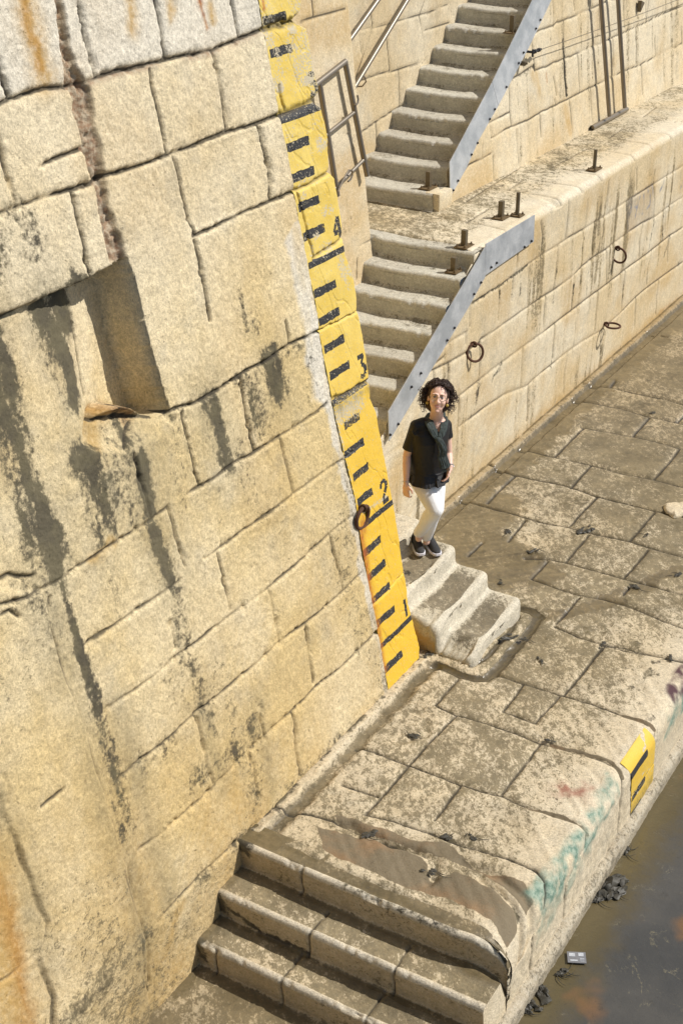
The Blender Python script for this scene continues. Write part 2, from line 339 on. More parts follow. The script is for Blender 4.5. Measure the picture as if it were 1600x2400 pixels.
def wallC():
    ts = seq([(-7.5, -4.95, .05), (-4.95, -.6, .0088)]); zs = seq([(-.8, 5.55, .0088), (5.55, 7.4, .06)])
    Z, T = np.meshgrid(zs, ts)
    U = T + (T+7.5)/(6.9)*(uL(Z)+.6)
    nx = fbm(U*9, Z*9, 4, 1); ny = fbm(U*9+50, Z*9, 4, 2)
    hx, hy = fbm(U*30, Z*30, 4, 6), fbm(U*30+7, Z*30, 4, 7); Uw = U+nx*.014+hx*.011; Zw = Z+ny*.014+hy*.011
    jb = pline(Uw, Zw, JC, .0135)*(1-.22*sst(2.6, 1.4, Z)); j = np.clip(jb*(1.25+2.2*fbm(U*4, Z*4, 3, 2)), 0, 1)**1.25; jw = pline(Uw, Zw, JC[:38], .035); bk = blocks(pline(U, Z, JC[:38], .02), seed=5)
    var = sst(-.25, .2, fbm(U*2.2, Z*2.2, 3, 5)); low = sst(3.4, 1.6, Z)       # mortar lies flush in stretches low on the wall
    j = j*(1-.5*low*(1-var))
    seam = blur(inpoly(U+hx*.022+nx*.05, Z+hy*.022, SEAM), 1)
    # niche beside the projecting pier
    P = lambda L: [tuple(wl(x, y, 0, BC)[[0, 2]]) for x, y in L]
    rec = blur(inpoly(U+nx*.015, Z+ny*.015, P([(-700,1040),(-400,922),(-10,752),(100,706),(219,656),(301,607),(318,660),(336,740),(362,850),(398,962),(372,974),(330,957),(292,950),(256,966),(234,1000),(216,1046),(170,1150),(100,1380),(-700,1700)])), 1)
    ue = wl(300, 800, 0, BC)[0]; dl = ue-U
    dep = np.interp(dl, [-.3, .0, .38, .75, 1.3, 3.0], [.33, .28, .12, .05, .03, .022])
    zA = wl(225, 1040, 0, BC)[2]; zB = wl(225, 760, 0, BC)[2]
    left = sst(.30, .55, dl); vf = 1-left*(1-sst(zA-.55, zB, Z))
    rec = rec*dep*vf
    disp = -.026*j - .003*jw*(1-.6*low) + .008*bk*sst(.8, 2.6, Z) + .022*fbm(U*1.6, Z*1.6, 3, 3) + .008*fbm(U*14, Z*14, 4, 4) + .008*fbm(U*42, Z*42, 2, 6)
    disp = disp - rec - seam*(.045+.05*fbm(U*9, Z*6, 3, 2)+.05*fbm(U*38, Z*30, 3, 4))
    # chips broken out along the joints
    chip = sst(.08, .2, fbm(U*15, Z*15, 4, 7))*jw; disp -= .015*chip
    sh = pline(U, Z, [pc([(120,1400),(138,1541),(168,1628),(204,1719),(255,1908),(293,2026),(327,2163),(367,2337)])], .12)
    lcol = inpoly(U, Z, P([(-900,1300),(100,1390),(138,1541),(204,1719),(293,2026),(327,2163),(380,2400),(380,2600),(-900,2600)]))
    disp += .03*blur(lcol, 3)
    peel = blur(inpoly(Uw, Zw, P([(-400,1900),(-10,1860),(25,1950),(66,2061),(107,2163),(82,2240),(122,2337),(125,2600),(-400,2600)])), 2)
    disp -= .022*peel
    shelf = blur(inpoly(Uw, Zw, P([(228,1004),(250,968),(300,960),(400,968),(425,985),(350,1035),(300,1062),(262,1050),(216,1050)])), 5)
    disp -= .10*shelf*(1-rec)*sst(wl(300, 1062, 0, BC)[2]-.05, wl(300, 968, 0, BC)[2], Z)
    # stains
    def st(L, w): return pline(U+nx*.09, Z+ny*.12, [pc(p, f) for p, f in L], w)
    stre = .62+1.5*fbm(U*11, Z*2.6, 5, 3)
    blk = st([([(28,975),(50,1060),(75,1150),(100,1270),(130,1330)], 1.0), ([(95,1190),(118,1260),(132,1330)], .8), ([(205,1080),(230,1160),(250,1240)], .85), ([(333,1080),(342,1140),(356,1200)], .5),
              ([(359,1245),(385,1300),(402,1360)], .5), ([(494,935),(511,1021),(534,1090)], .8), ([(640,850),(654,910)], 1.0), ([(132,717),(172,815),(205,920)], .9), ([(185,690),(205,750)], .9),
              ([(0,790),(15,860),(30,920)], .9), ([(205,1566),(235,1668)], .35), ([(152,1366),(172,1475),(205,1580)], .36)], .125)
    blk2 = st([([(44,500),(75,565)], .9), ([(571,715),(587,765)], .8), ([(240,1680),(265,1800),(300,1950)], .7), ([(425,1560),(459,1650)], 1.3), ([(402,1360),(430,1500)], 1.0), ([(560,880),(720,800)], .5),
               ([(300,1000),(260,1180)], 1.3), ([(60,1390),(150,1350)], 1.2), ([(420,990),(440,1100)], .9), ([(590,900),(620,1000)], 1.2), ([(520,1130),(560,1060)], .8), ([(330,1790),(400,1740)], .7), ([(450,1840),(560,1760)], .8),
               ([(350,1230),(300,1180)], .9), ([(-20,560),(-60,700)], 1.5), ([(720,830),(735,930)], .6), ([(490,1640),(500,1800)], .7), ([(590,1700),(600,1850)], .8)], .15)
    band = np.exp(-((Z+.25*fbm(U*3, Z, 2, 1)-2.35)/.5)**2)*sst(-.02, .28, fbm(U*7, Z*.9, 4, 6))*sst(-1.2, -1.9, U)
    blk = np.clip(blk*stre*1.7, 0, 1.15); blk = np.maximum(blk, .72*blk2*np.clip(stre, 0, 1.4)); blk = np.maximum(blk, .4*band)
    blk = np.maximum(blk, .55*np.exp(-((Z+.0)/.10)**2)*sst(-.2, .2, fbm(U*5, Z*3, 3, 2)))
    rst = st([([(45,-40),(60,40),(78,90),(95,165)], .9), ([(462,-40),(468,10)], 1.0), ([(470,0),(490,80)], .45), ([(-10,2060),(20,2170),(45,2300),(62,2420)], 1.9)], .035)
    rst = np.maximum(rst*np.clip(.9+fbm(U*30, Z*2, 3, 1)*1.5, 0, 1), .8*st([([(262,968),(335,968)], 1.)], .035))
    och = st([([(45,-40),(78,90),(105,185)], 1.6), ([(300,-20),(312,70)], .9), ([(400,-20),(402,40)], .7), ([(490,0),(500,60)], .5), ([(-20,2040),(10,2300),(40,2450)], 3.6), ([(425,2130),(400,2260)], 1.2), ([(240,990),(230,1040),(262,975)], 1.), ([(220,1310),(270,1270)], .6)], .06)
    och = np.maximum(och*.8, (.34*sst(1.9, -.2, Z)+.16*sst(-1.4, -2.4, U)*sst(2.4, 1., Z))*np.clip(.9+2.2*fbm(U*2.5, Z*1.2, 4, 5), .2, 1.6)); och = np.maximum(och, .22*sst(.0, .25, fbm(U*1.3+4, Z*1.1, 3, 2)))
    grm = .55*st([([(28,975),(50,1060),(75,1150),(100,1270),(130,1330)], 1.0), ([(205,1080),(240,1200)], 1.1), ([(0,790),(30,920)], 1.), ([(359,1245),(402,1360)], .7), ([(494,935),(530,1090)], .7), ([(130,717),(205,920)], .8), ([(640,850),(660,930)], .7), ([(333,1060),(356,1200)], .9), ([(850,-50),(860,-40)], .1)], .30)
    grm = np.maximum(grm, .62*pline(U+nx*.12, Z+ny*.1, [pc([(118,1410),(150,1590),(204,1719),(255,1908),(293,2026),(327,2163),(367,2337)], 1.)], .14))
    grm = np.maximum(grm, .45*pline(U+nx*.12, Z+ny*.1, [pc([(280,1640),(340,1900),(400,2100)], 1.), pc([(600,1640),(640,1850)], .7), pc([(470,1640),(520,1850)], .7), pc([(-20,1880),(60,2080),(110,2300)], .8)], .12))
    grm = np.clip(grm*(.7+1.6*fbm(U*5, Z*2.5, 4, 6)), 0, .8)
    zt = np.interp(U, [p[0] for p in JC[0][0]], [p[1] for p in JC[0][0]])
    wht = .62*sst(-.02, .05, Z-zt)+.28*sst(3.0, 4.2, Z)
    edge = (uL(Z)-U); ew = np.interp(Z, [.2, 1.5, 2.4, 2.5, 3.4, 3.6, 3.75], [.05, .09, .1, .22, .22, .25, .0])
    wht = np.maximum(wht, .95*sst(ew*1.1, ew*.7, edge+nx*.12)*(Z < 3.7)*np.clip(.8+fbm(U*10, Z*2.5, 3, 5)*1.6, 0, 1))
    tone = .26*bk+.9*fbm(U*.9, Z*1.4, 3, 4)+.25*fbm(U*5, Z*5, 3, 5)+.15*sst(2.5, 4., Z)
    # each course of blocks has its own cast
    sdark = seam*sst(.02, .14, fbm(U*16, Z*8, 5, 2)); blk = np.maximum(blk, .75*sdark); pink = np.maximum(seam*.9, .8*pline(Uw, Zw+.012, JC[:1], .02)*sst(-.15, .1, fbm(U*3, Z*3, 2, 1)))
    drt = .25*sst(.3, -.1, Z)+.42*sst(-.12, .22, fbm(U*1.6, Z*.8, 4, 2))*sst(3.4, 1.2, Z)+.25*np.exp(-((U+2.35-.0*Z)/.22)**2)*sst(1.8, 1.0, Z); drt = np.maximum(drt, .18*sst(1.5, 1., Z)*sst(-.1, .25, fbm(U*2.5, Z*2.5, 3, 3)))
    wet = .6*sst(.05, -.03, Z+ny*.1+.0*U)*sst(-2.2, -2.6, U)*0
    root = gridmesh('stone_wall', frameC(U, Z, disp), M_wallC, dict(jt=j, grm=grm, blk=blk, rst=rst, och=och, wht=np.clip(wht*(1-seam), 0, 1), tone=tone, pink=pink, drt=drt), flip=False)
    tag(root, 'huge pale yellow block wall leaning back at the left, with black algae streaks and the tide gauge on its corner', 'wall')
    return root
WALLC = wallC()
# ------------------------------------------------------------------ the painted gauge on the corner of the wall
def paint_yellow():
    t = NT('yellow_gauge_paint'); n1 = t.noise(3, 4, .6); br = t.noise(30, 6, .72); g = t.noise(90, 4, .7); fl = t.noise(75, 3, .6)
    ye = t.mix(t.ramp(n1, .3, .7), (.70, .50, .09), (.78, .60, .17)); ye = t.mix(t.ramp(t.noise(9, 5, .7), .55, .75, 0, .35), ye, (.62, .40, .04))
    low = t.attr('low'); ye = t.mix(low, ye, (.78, .49, .04))
    st_ = t.mix(g, (.50, .42, .27), (.62, .55, .40))
    ch = t.math('MAXIMUM', t.ramp(t.math('ADD', fl, t.math('MULTIPLY', t.attr('chip'), .45)), .74, .78), 0)
    ink = t.math('MULTIPLY', t.ramp(t.attr('ink'), .45, .55), t.ramp(t.math('ADD', t.noise(48, 5, .7), t.math('MULTIPLY', t.attr('worn'), .55)), .62, .80, 1, 0))
    c = t.mix(ch, t.mix(ink, ye, (.028, .028, .030)), st_)
    c = t.mix(t.math('MULTIPLY', t.ramp(br, .3, .6, .5, 1), t.attr('rst')), c, (.42, .11, .015))
    c = t.mix(t.math('MULTIPLY', t.ramp(br, .35, .6, .3, 1), t.attr('blk')), c, (.12, .10, .04))
    c = t.mix(t.ramp(t.attr('jt'), .3, .95, 0, .8), c, (.07, .05, .02))
    c = t.mix(1., c, t.ramp(g, .3, .7, .93, 1.05), 'MULTIPLY')
    return t.out(c, .62, t.bump(t.math('ADD', g, t.math('MULTIPLY', fl, .5)), .5, .006))
M_yel = paint_yellow()
def stroke(U, Z, segs, w):
    """1 inside thick line segments with square ends"""
    o = np.zeros(U.shape)
    for (x0, y0), (x1, y1), ww in segs:
        dx, dy = x1-x0, y1-y0; L = math.hypot(dx, dy)+1e-9; tx, ty = dx/L, dy/L
        a = (U-x0)*tx+(Z-y0)*ty; b = -(U-x0)*ty+(Z-y0)*tx
        o = np.maximum(o, ((a > -.0) & (a < L) & (np.abs(b) < ww*w)).astype(float))
    return o
DIG = {1: [((.5,0),(.5,1),1.), ((.5,1),(.3,.8),.7)],
       2: [((.12,.70),(.2,.92),.9), ((.2,.92),(.5,1),.8), ((.5,1),(.82,.9),.9), ((.82,.9),(.85,.66),1.3), ((.85,.66),(.55,.42),1.1), ((.5,.38),(.15,.06),.9), ((.1,.05),(.9,.05),1.2)],
       3: [((.15,.95),(.85,.95),1.1), ((.8,.95),(.45,.62),.7), ((.45,.60),(.8,.5),.9), ((.82,.52),(.86,.2),1.4), ((.84,.2),(.5,.02),1.), ((.5,.02),(.15,.14),1.)],
       4: [((.7,0),(.7,1),1.2), ((.66,.98),(.08,.34),.8), ((.05,.30),(.95,.30),1.)],
       5: [((.2,.95),(.85,.95),1.1), ((.22,.97),(.2,.6),.9), ((.2,.58),(.6,.62),.8), ((.6,.62),(.86,.42),1.2), ((.86,.44),(.8,.12),1.3), ((.8,.1),(.4,.0),1.), ((.4,.02),(.15,.18),1.2)]}
def gauge():
    zs = seq([(-.12, 5.6, .005), (5.6, 7.4, .03)])
    K = 100; ts = np.linspace(0, 1, K)
    # cross-section: front strip, rounded arris, then the end face running back
    Z, T = np.meshgrid(zs, ts)
    l, r = uL(Z), uR(Z)+.012*fbm(Z*6, Z*0+3, 3, 2)+.006*fbm(Z*40, Z*0, 2, 1); rad = .045
    U = l+(r-rad-l)*T
    arc = np.linspace(0, math.pi/2, 12)[1:]; back = np.concatenate([np.linspace(.02, .4, 20), np.linspace(.5, 2.4, 16)])
    Uf = [U]; Df = [np.zeros_like(U)]; Tf = [U]
    for a in arc:
        Uf.append(r[:1]-rad+rad*math.sin(a)); Df.append(r[:1]*0-rad+rad*math.cos(a)); Tf.append(r[:1]-rad+rad*a)
    for b in back:
        Uf.append(r[:1]+0*r[:1]); Df.append(r[:1]*0-rad-b); Tf.append(r[:1]+.3*rad+b)
    U, D, S = np.vstack(Uf), np.vstack(Df), np.vstack(Tf); Z = np.vstack([Z]+[zs[None]]*(len(arc)+len(back)))
    nx, ny = fbm(S*12, Z*12, 4, 1), fbm(S*12+9, Z*12, 4, 3)
    JG = [pc([(600,70),(630,66),(655,62),(690,50),(730,40)], 1.8), pc([(640,276),(700,255),(740,236),(790,210)], 2.2), pc([(680,449),(720,436),(769,405),(800,380)], 1.3),
          pc([(735,605),(757,592),(790,570),(815,545)], 1.2), pc([(745,778),(790,755),(840,728),(880,700)], .6), pc([(768,945),(820,918),(868,892),(900,870)], 1.5),
          pc([(800,1080),(850,1040)], .5), pc([(870,1420),(900,1395),(938,1352),(980,1310)], .5), pc([(698,452),(712,500),(725,560),(738,604)], .8), pc([(655,200),(662,240),(668,262)], 1.0), pc([(600,75),(668,62)], 1.5)]
    j = pline(S+nx*.03, Z+ny*.03, JG, .012)
    disp = -.022*j+.02*fbm(S*3, Z*3, 3, 4)+.006*fbm(S*16, Z*16, 4, 5)
    # crumbled edge under the top stone
    crm = pline(S, Z, [pc([(625,62),(660,55),(700,48)])], .035); disp -= crm*.03*np.clip(.5+3*fbm(S*30, Z*30, 3, 2), 0, 1)
    # tool marks
    disp -= .004*(np.abs(fbm(S*6+Z*2, Z*1.5, 3, 7)) < .012)
    P = frameC(U, Z, 0*U); k = 1/math.sqrt(1+BC*BC)
    # D goes straight back (-w), displacement outwards by the local normal
    ang = np.clip((S-(uR(Z)-rad))/rad, 0, math.pi/2)
    P[..., 1] += D+disp*np.cos(ang)*k; P[..., 0] += disp*np.sin(ang)
    ink = np.zeros(U.shape); worn = np.zeros(U.shape)
    us = {28: None}
    Tk = {5.8:((614,35),(670,20)),5.6:((628,116),(682,98)),5.4:((645,193),(696,174)),4.8:((671,341),(723,322)),4.6:((684,415),(735,394)),4.4:((699,485),(748,464)),4.2:((711,553),(761,533)),
          3.8:((735,690),(785,663)),3.6:((749,763),(795,729)),3.4:((761,822),(807,790)),3.2:((773,884),(819,853)),2.8:((807,995),(842,976)),2.6:((807,1069),(853,1035)),2.4:((827,1121),(863,1090)),2.2:((837,1175),(873,1150)),
          1.8:((850,1301),(894,1263)),1.6:((862,1358),(905,1318)),1.4:((871,1412),(914,1374)),1.2:((882,1465),(924,1427)),.8:((901,1570),(942,1530)),
          5.0:((650,268),(745,232)),4.0:((723,622),(813,577)),3.0:((778,945),(868,892)),2.0:((853,1232),(923,1177)),1.0:((891,1517),(975,1446))}
    wob = .004*fbm(S*25, Z*25, 2, 2)
    for kz, (a, b) in Tk.items():
        ua = wl(*a, 0, BC)[0]; ub = wl(*b, 0, BC)[0]; z = .38+kz-1.
        full = abs(kz-round(kz)) < .01; h = .022 if full else .030
        if kz >= 5.8: ua -= .0
        if full: ub += .08
        m = (S+wob > ua) & (S+wob < ub) & (np.abs(Z+wob-z-.0) < h)
        if kz == 5.0: m = (S > ua) & (S < ub+.1) & (Z > z-.04) & (Z < z+.02)
        ink[m] = 1
        if kz in (2.8, 3.0, 2.4, 1.8): worn[np.abs(Z-z) < .07] = .22 if kz in (2.8, 3.0) else .1
        if kz in (1.6, 1.4, 1.2, .8, 1.0, 2.0): worn[(np.abs(Z-z) < .07) & (S < ua+.06)] = .22
    for d, (px, py, hh) in {5:(727,229,.15), 4:(784,563,.15), 3:(843,890,.165), 2:(896,1182,.17), 1:(946,1452,.15)}.items():
        q = wl(px, py, 0, BC); w = .115; x0 = q[0]; y0 = q[2]
        ink = np.maximum(ink, stroke(S, Z, [((x0+a[0]*w, y0+a[1]*hh), (x0+b[0]*w, y0+b[1]*hh), ww) for a, b, ww in DIG[d]], .0175))
        if d in (5, 4): worn[(np.abs(S-q[0]) < .12) & (Z > y0-.02) & (Z < y0+hh)] = .2
    chip = .26+.35*sst(4.1, 4.7, Z)*sst(-.1, .25, fbm(S*5, Z*5, 3, 2))+.4*sst(.05, .3, fbm(S*9, Z*9, 3, 6))*(Z > 3)
    wz = 2.38-.38; chip = np.maximum(chip, .75*np.exp(-((Z-2.28)/.11)**2)*(1-np.exp(-((S-uR(Z))/.12)**2)))
    chip = np.maximum(chip, .62*pline(S+nx*.05, Z+ny*.05, [pc([(793,1010),(812,1100),(832,1180)], .8), pc([(850,1200),(905,1165)], .6), pc([(868,905),(880,950)], .7), pc([(893,1010),(905,1090)], .4)], .04))
    rst = pline(S+nx*.03, Z, [pc([(845,1240),(858,1330),(872,1410),(886,1480),(900,1570)], 1.5), pc([(608,-60),(618,20)], .5), pc([(850,1225),(850,1245)], 2.)], .028)*np.clip(.9+fbm(S*30, Z*3, 3, 4), 0, 1)
    blk = .7*crm+.5*np.exp(-((Z-2.33)/.04)**2)*sst(-.1, .2, fbm(S*9, Z*9, 3, 2))
    low = sst(3.6, 1.2, Z)
    g = gridmesh('tide_gauge', P-np.array([0, 0, 0]), M_yel, dict(ink=ink, worn=worn, chip=chip, rst=rst, jt=j*.8, blk=blk, low=low), parent=WALLC, flip=False)
    g['label'] = 'yellow painted depth gauge with black bars and numbers 1 to 5'
gauge()
# ================================================================== PAVED QUAY, its rounded edge and face
def pg(pts, wf=1., z=0.): return ([tuple(gz(x, y, z)[:2]) for x, y in pts], wf)
c3 = lambda x, y: (1000+x/2.613, 900+y/2.613)
c8 = lambda x, y: (800+x/1.96, 1500+y/1.96)
c4 = lambda x, y: (880+x/3.92, 1180+y/3.92)
cb = lambda x, y: (400+x/2.614, 1780+y/2.614)
def L(f, pts): return [f(*p) for p in pts]
JP = [pg(L(c3, p)) for p in [
 [(560,390),(700,425),(860,460),(1000,490),(1200,545),(1385,580),(1568,628),(1750,680)], [(940,262),(1100,290),(1250,318),(1400,350),(1550,392),(1760,430)],
 [(700,845),(860,872),(980,905),(1240,960),(1400,1010),(1568,1060),(1750,1110)], [(840,615),(1040,685),(1240,735),(1390,775),(1568,812),(1750,860)],
 [(600,1065),(760,1070),(850,1090),(1000,1130),(1210,1190),(1400,1240),(1568,1285),(1740,1330)], [(640,1190),(780,1240),(930,1290),(1100,1320),(1270,1370),(1430,1440),(1568,1490),(1720,1540)],
 [(780,1480),(930,1545),(1045,1580),(1200,1610),(1400,1660),(1568,1700),(1700,1740)], [(960,0),(1130,20),(1300,60),(1470,95),(1568,125),(1750,160)],
 [(380,500),(520,550),(700,590),(840,615)], [(880,95),(1000,110),(1200,150),(1360,200),(1530,235),(1700,270)], [(200,705),(400,760),(560,800),(700,845)],
 [(880,635),(940,560),(1005,495)], [(875,865),(960,770),(1040,690)], [(1240,960),(1310,880),(1390,785)], [(1205,1185),(1280,1100),(1355,1010)], [(850,1085),(920,1000),(990,920)],
 [(900,1829),(1000,1700),(1095,1590)], [(790,1465),(860,1390),(930,1305)], [(1385,580),(1470,490),(1545,395)], [(785,440),(870,350),(960,265)], [(1260,318),(1360,205)], [(1200,1290),(1250,1225)], [(370,730),(450,640),(540,560)],
 [(600,830),(500,960)], [(250,1050),(340,970)], [(740,1080),(640,1190)], [(1530,235),(1600,165)], [(1120,20),(1150,-20)]]]
JP += [pg(L(c8, p)) for p in [
 [(715,155),(830,195),(1010,250),(1150,290),(1280,340),(1400,380),(1460,395),(1475,420)], [(1190,15),(1300,45),(1500,80),(1700,120)], [(1020,250),(1110,145),(1195,25)],
 [(60,480),(180,520),(310,572),(420,612),(545,660),(640,690),(740,715),(850,765),(980,805),(1080,835),(1140,855),(1165,905),(1150,1050)],
 [(430,295),(520,340),(660,378),(800,425),(915,470),(1050,505),(1180,545),(1270,585),(1330,640)],
 [(735,710),(800,620),(860,545),(912,472)], [(310,572),(420,450),(525,345)], [(430,295),(540,172)], [(890,375),(940,320),(1000,255)], [(740,325),(835,200)], [(740,325),(890,378)],
 [(110,800),(210,690),(310,574)], [(430,820),(490,740),(548,662)],
 [(0,660),(60,680),(165,715)], [(110,800),(240,830),(400,880),(520,930),(640,965),(760,1000),(880,1050),(940,1100),(975,1170),(990,1280)]]]
JP += [pg(L(cb, [(600,280),(760,320),(860,330),(1000,370),(1150,440),(1290,490),(1500,560)]), 1.2), pg(L(cb, [(870,655),(940,600),(965,580)]), .8)]
# worn groove bending round the corner of the landing, open channel round the foot of the steps
GROOVE = [pg(L(c8, p), w) for p, w in [([(0,835),(120,885),(230,935),(340,960),(430,1010),(430,1070),(400,1110)], 1.), ([(560,1010),(680,1070),(790,1130),(860,1190),(910,1260),(930,1340),(915,1390)], 1.1), ([(640,1090),(740,1165),(820,1250),(870,1350),(885,1460)], .8)]]
CHAN = [pg(L(c4, [(560,1470),(760,1560),(920,1600),(1020,1600),(1130,1500),(1250,1350),(1380,1200),(1470,1090),(1500,1030),(1440,985),(1330,960)]), 1.), pg(L(c4, [(880,1490),(1020,1400),(1130,1270),(1230,1160),(1300,1030)]), .5)]
EDGE = 1.985
def edge_w(u):   # the nose of the quay curves in where the landing steps start
    return EDGE-.0*u
def bigz(w, d=0):
    R_ = .27; x = np.clip(w-(EDGE-R_), 0, R_*.999); return np.sqrt(R_*R_-x*x)-R_+d
def pave():
    us = seq([(-2.50, 3.6, .0115), (3.6, 8, .022), (8, 24, .06)])
    r = .13
    sflat = seq([(-1.16, EDGE-r, .0115)]); arc = np.linspace(0, math.pi/2, 18)[1:]; dn = np.linspace(.012, .42, 34)
    Wp = np.concatenate([sflat, EDGE-r+r*np.sin(arc), np.full(len(dn), EDGE)]); Zp = np.concatenate([sflat*0, -r+r*np.cos(arc), -r-dn])
    Sp = np.concatenate([sflat, EDGE-r+r*arc, EDGE-r+r*math.pi/2+dn]); Nw = np.concatenate([sflat*0, np.sin(arc), dn*0+1]); Nz = np.concatenate([sflat*0+1, np.cos(arc), dn*0])
    S, U = np.meshgrid(Sp, us); Wd = np.broadcast_to(Wp, U.shape).copy(); Zd = np.broadcast_to(Zp, U.shape).copy()
    nx, ny = fbm(U*9, S*9, 4, 1), fbm(U*9+31, S*9, 4, 2)
    # carry each cross joint over the edge and down the face
    ext = []
    for pts, wf in JP:
        p = max(pts, key=lambda q: q[1])
        if p[1] > 1.6 and p[1] < 2.3: ext.append(([p, (p[0], 2.5)], wf))
    sel = [p for p in JP if True]
    hx, hy = fbm(U*32, S*32, 3, 6), fbm(U*32+9, S*32, 3, 7); j = pline(U+nx*.012+hx*.012, S+ny*.012+hy*.012, sel+ext, .0125)**(1-.45*sst(1., 3.5, U)); bk = blocks(pline(U, S, JP, .02)*(Zd > -.05), seed=3); jw = pline(U+nx*.03, S+ny*.03, sel+ext, .05)
    gr = pline(U+nx*.05, S+ny*.05, GROOVE, .03); ch = pline(U+nx*.03, S+ny*.03, CHAN, .05)
    # rounded nose towards the steps (u small)
    front = sst(-2.5, -2.645, U)
    disp = -.022*j-.004*jw+.006*bk-.03*gr-.035*ch+.012*fbm(U*1.4, S*1.4, 3, 3)+.005*fbm((U*.8+S*.6)*9, (S*.8-U*.6)*9, 4, 4)+.007*(blur(rng.random(U.shape), 2)-.5)
    disp += .012*vn(U*1.1+3, S*1.6, 5)*jw*0
    hol = pline(U+nx*.1, S+ny*.1, [pg(L(c8, [(260,470),(380,430),(400,360),(330,320)]), .6), pg(L(c8, [(330,300),(430,330)]), .3)], .05); disp -= .012*hol
    # drain along the foot of the back wall, with its kerb
    kb = sst(-1.075, -1.06, S+ny*.02)*sst(-.99, -1.005, S+ny*.02)*(U > .9); ku = sst(-1.0, -.98, S+ny*.02)*sst(-.86, -.90, S+ny*.03)*(U > .9)
    sm = sst(.05, -.03, U); kc = sst(-.02, .01, S)*sst(.085, .06, S+ny*.05)*sm; kd = sst(.06, .09, S+ny*.05)*sst(.21, .14, S+ny*.07)*sm
    disp += .02*kb-.03*ku+.018*kc*np.clip(.8+fbm(U*7, S*7, 3, 2)*2, 0, 1.2)-.035*kd
    disp -= front*0
    Pz = np.stack([U, Wd+disp*Nw, Zd+disp*Nz], -1)
    Pz[..., 2] -= .03*sst(-2.45, -2.50, U)*(Zd > -.02)
    Pz[..., 2] = np.minimum(Pz[..., 2], Pz[..., 2]*(1-sst(-1.8, -2.5, U))+bigz(Wd, disp)*sst(-1.8, -2.5, U))
    flat = Zd > -.02
    ws = (fbm(U*.9, S*1.2, 3, 2))
    drt = np.where(flat, .78, .1)
    drt = drt*(.86+.9*ws)
    edgeclean = sst(1.45, 1.88, S)*.72; drt = drt-edgeclean*drt
    drt = np.where(flat, drt, .12+.2*fbm(U*6, S*6, 3, 3))
    near = sst(.4, -.6, U); drt = drt*(1-.18*near)
    puddle = pline(U+nx*.25, S+ny*.25, [pg([(1010,1190),(1080,1230),(1130,1300),(1180,1340)], 1.6), pg([(1040,1200),(1200,1080),(1300,990),(1420,880),(1560,760),(1700,640)], 1.1), pg([(1180,1180),(1120,1250),(1260,1340)], 1.2), pg([(1500,740),(1640,700)], 2.), pg([(1250,1450),(1400,1420),(1600,1330)], .35)], .24)
    far = sst(3.8, 6.5, U)
    wet = np.clip(sst(.25, .75, puddle)*.85+np.maximum(ku, kd*.45)*.95+1.0*sst(.25, .7, ch)+.75*sst(.4, .9, gr)*0+.25*sst(.1, .25, fbm(U*1.5, S*2, 3, 6)), 0, 1)*flat
    wet = np.maximum(wet, (.38*far+.3*sst(1., 3., U)*sst(1.4, .4, S))*flat)
    drt = np.maximum(drt, 1.0*sst(.25, .7, puddle)); drt = np.where(flat, drt+.06*sst(1.0, 3.5, U)*sst(1.6, .6, S), drt); drt = np.maximum(drt, .95*(ku+kd)*flat); drt = drt*(1-.7*kb*flat)*(1-.5*kc*flat)
    mudp = [pg(L(c8, p)) for p in [[(0,870),(120,905),(230,960),(330,990),(430,1060),(520,1100),(640,1160),(740,1220),(830,1300),(870,1400),(880,1490)]]]
    mud = inpoly(U+nx*.05, S+ny*.05, pg(L(c8, [(-110,860),(-20,880),(150,925),(300,965),(380,1010),(400,1100),(520,1070),(640,1110),(780,1210),(850,1330),(885,1450),(830,1545),(800,1400),(700,1290),(560,1220),(430,1170),(300,1140),(160,1070),(0,1005),(-90,960)]))[0])
    mud2 = inpoly(U+nx*.04, S+ny*.04, pg(L(c8, [(-40,790),(110,845),(230,880),(330,925),(470,930),(550,985),(640,1060),(830,1100),(900,1200),(945,1300),(920,1370),(860,1240),(760,1150),(620,1060),(500,1010),(350,960),(180,900),(0,840)]))[0])
    mud = blur(mud | mud2, 1)*flat
    mud = np.maximum(mud, .9*pline(U+nx*.04, S+ny*.04, [pg(L(c8, [(960,480),(1100,510),(1240,560),(1310,610)])), pg(L(c8, [(850,770),(1000,805),(1150,860)])), pg(L(c8, [(1280,340),(1460,390)]))], .018))
    T = lambda Ls, w: pline(U+nx*.12, S+ny*.12, Ls, w)
    thrz = np.clip(.62+fbm(U*11, S*11, 5, 3)*3.2, 0, 1)
    def on(poly): return blur(inpoly(U+nx*.06, S+ny*.06, poly), 2)
    teal = np.maximum(on([(-2.05,1.83),(-1.75,1.88),(-1.2,1.9),(-.62,1.86),(-.66,2.06),(-1.2,2.10),(-1.7,2.14),(-2.1,2.1)]), .9*on([(.35,1.97),(1.5,1.95),(1.5,2.18),(.3,2.2)]))*thrz
    tl = np.maximum(.6*on([(-2.12,2.0),(-1.2,1.98),(-1.2,2.2),(-2.1,2.3)])*thrz, teal*1.0)
    pur = on([(.55,1.86),(1.0,1.84),(1.6,1.84),(1.6,2.0),(.9,2.02),(.5,2.0)])*thrz
    red = .75*T([pg(L(c8, [(1020,690),(1100,690)]))], .085)*np.clip(.55+fbm(U*18, S*18, 4, 3)*2.6, 0, 1)
    blk = .85*T([pg(L(c8, p), w) for p, w in [([(400,880),(500,920),(560,950)], .6), ([(580,920),(610,890)], .4), ([(980,730),(1000,745)], .3), ([(50,705),(60,708)], .2)]], .03)
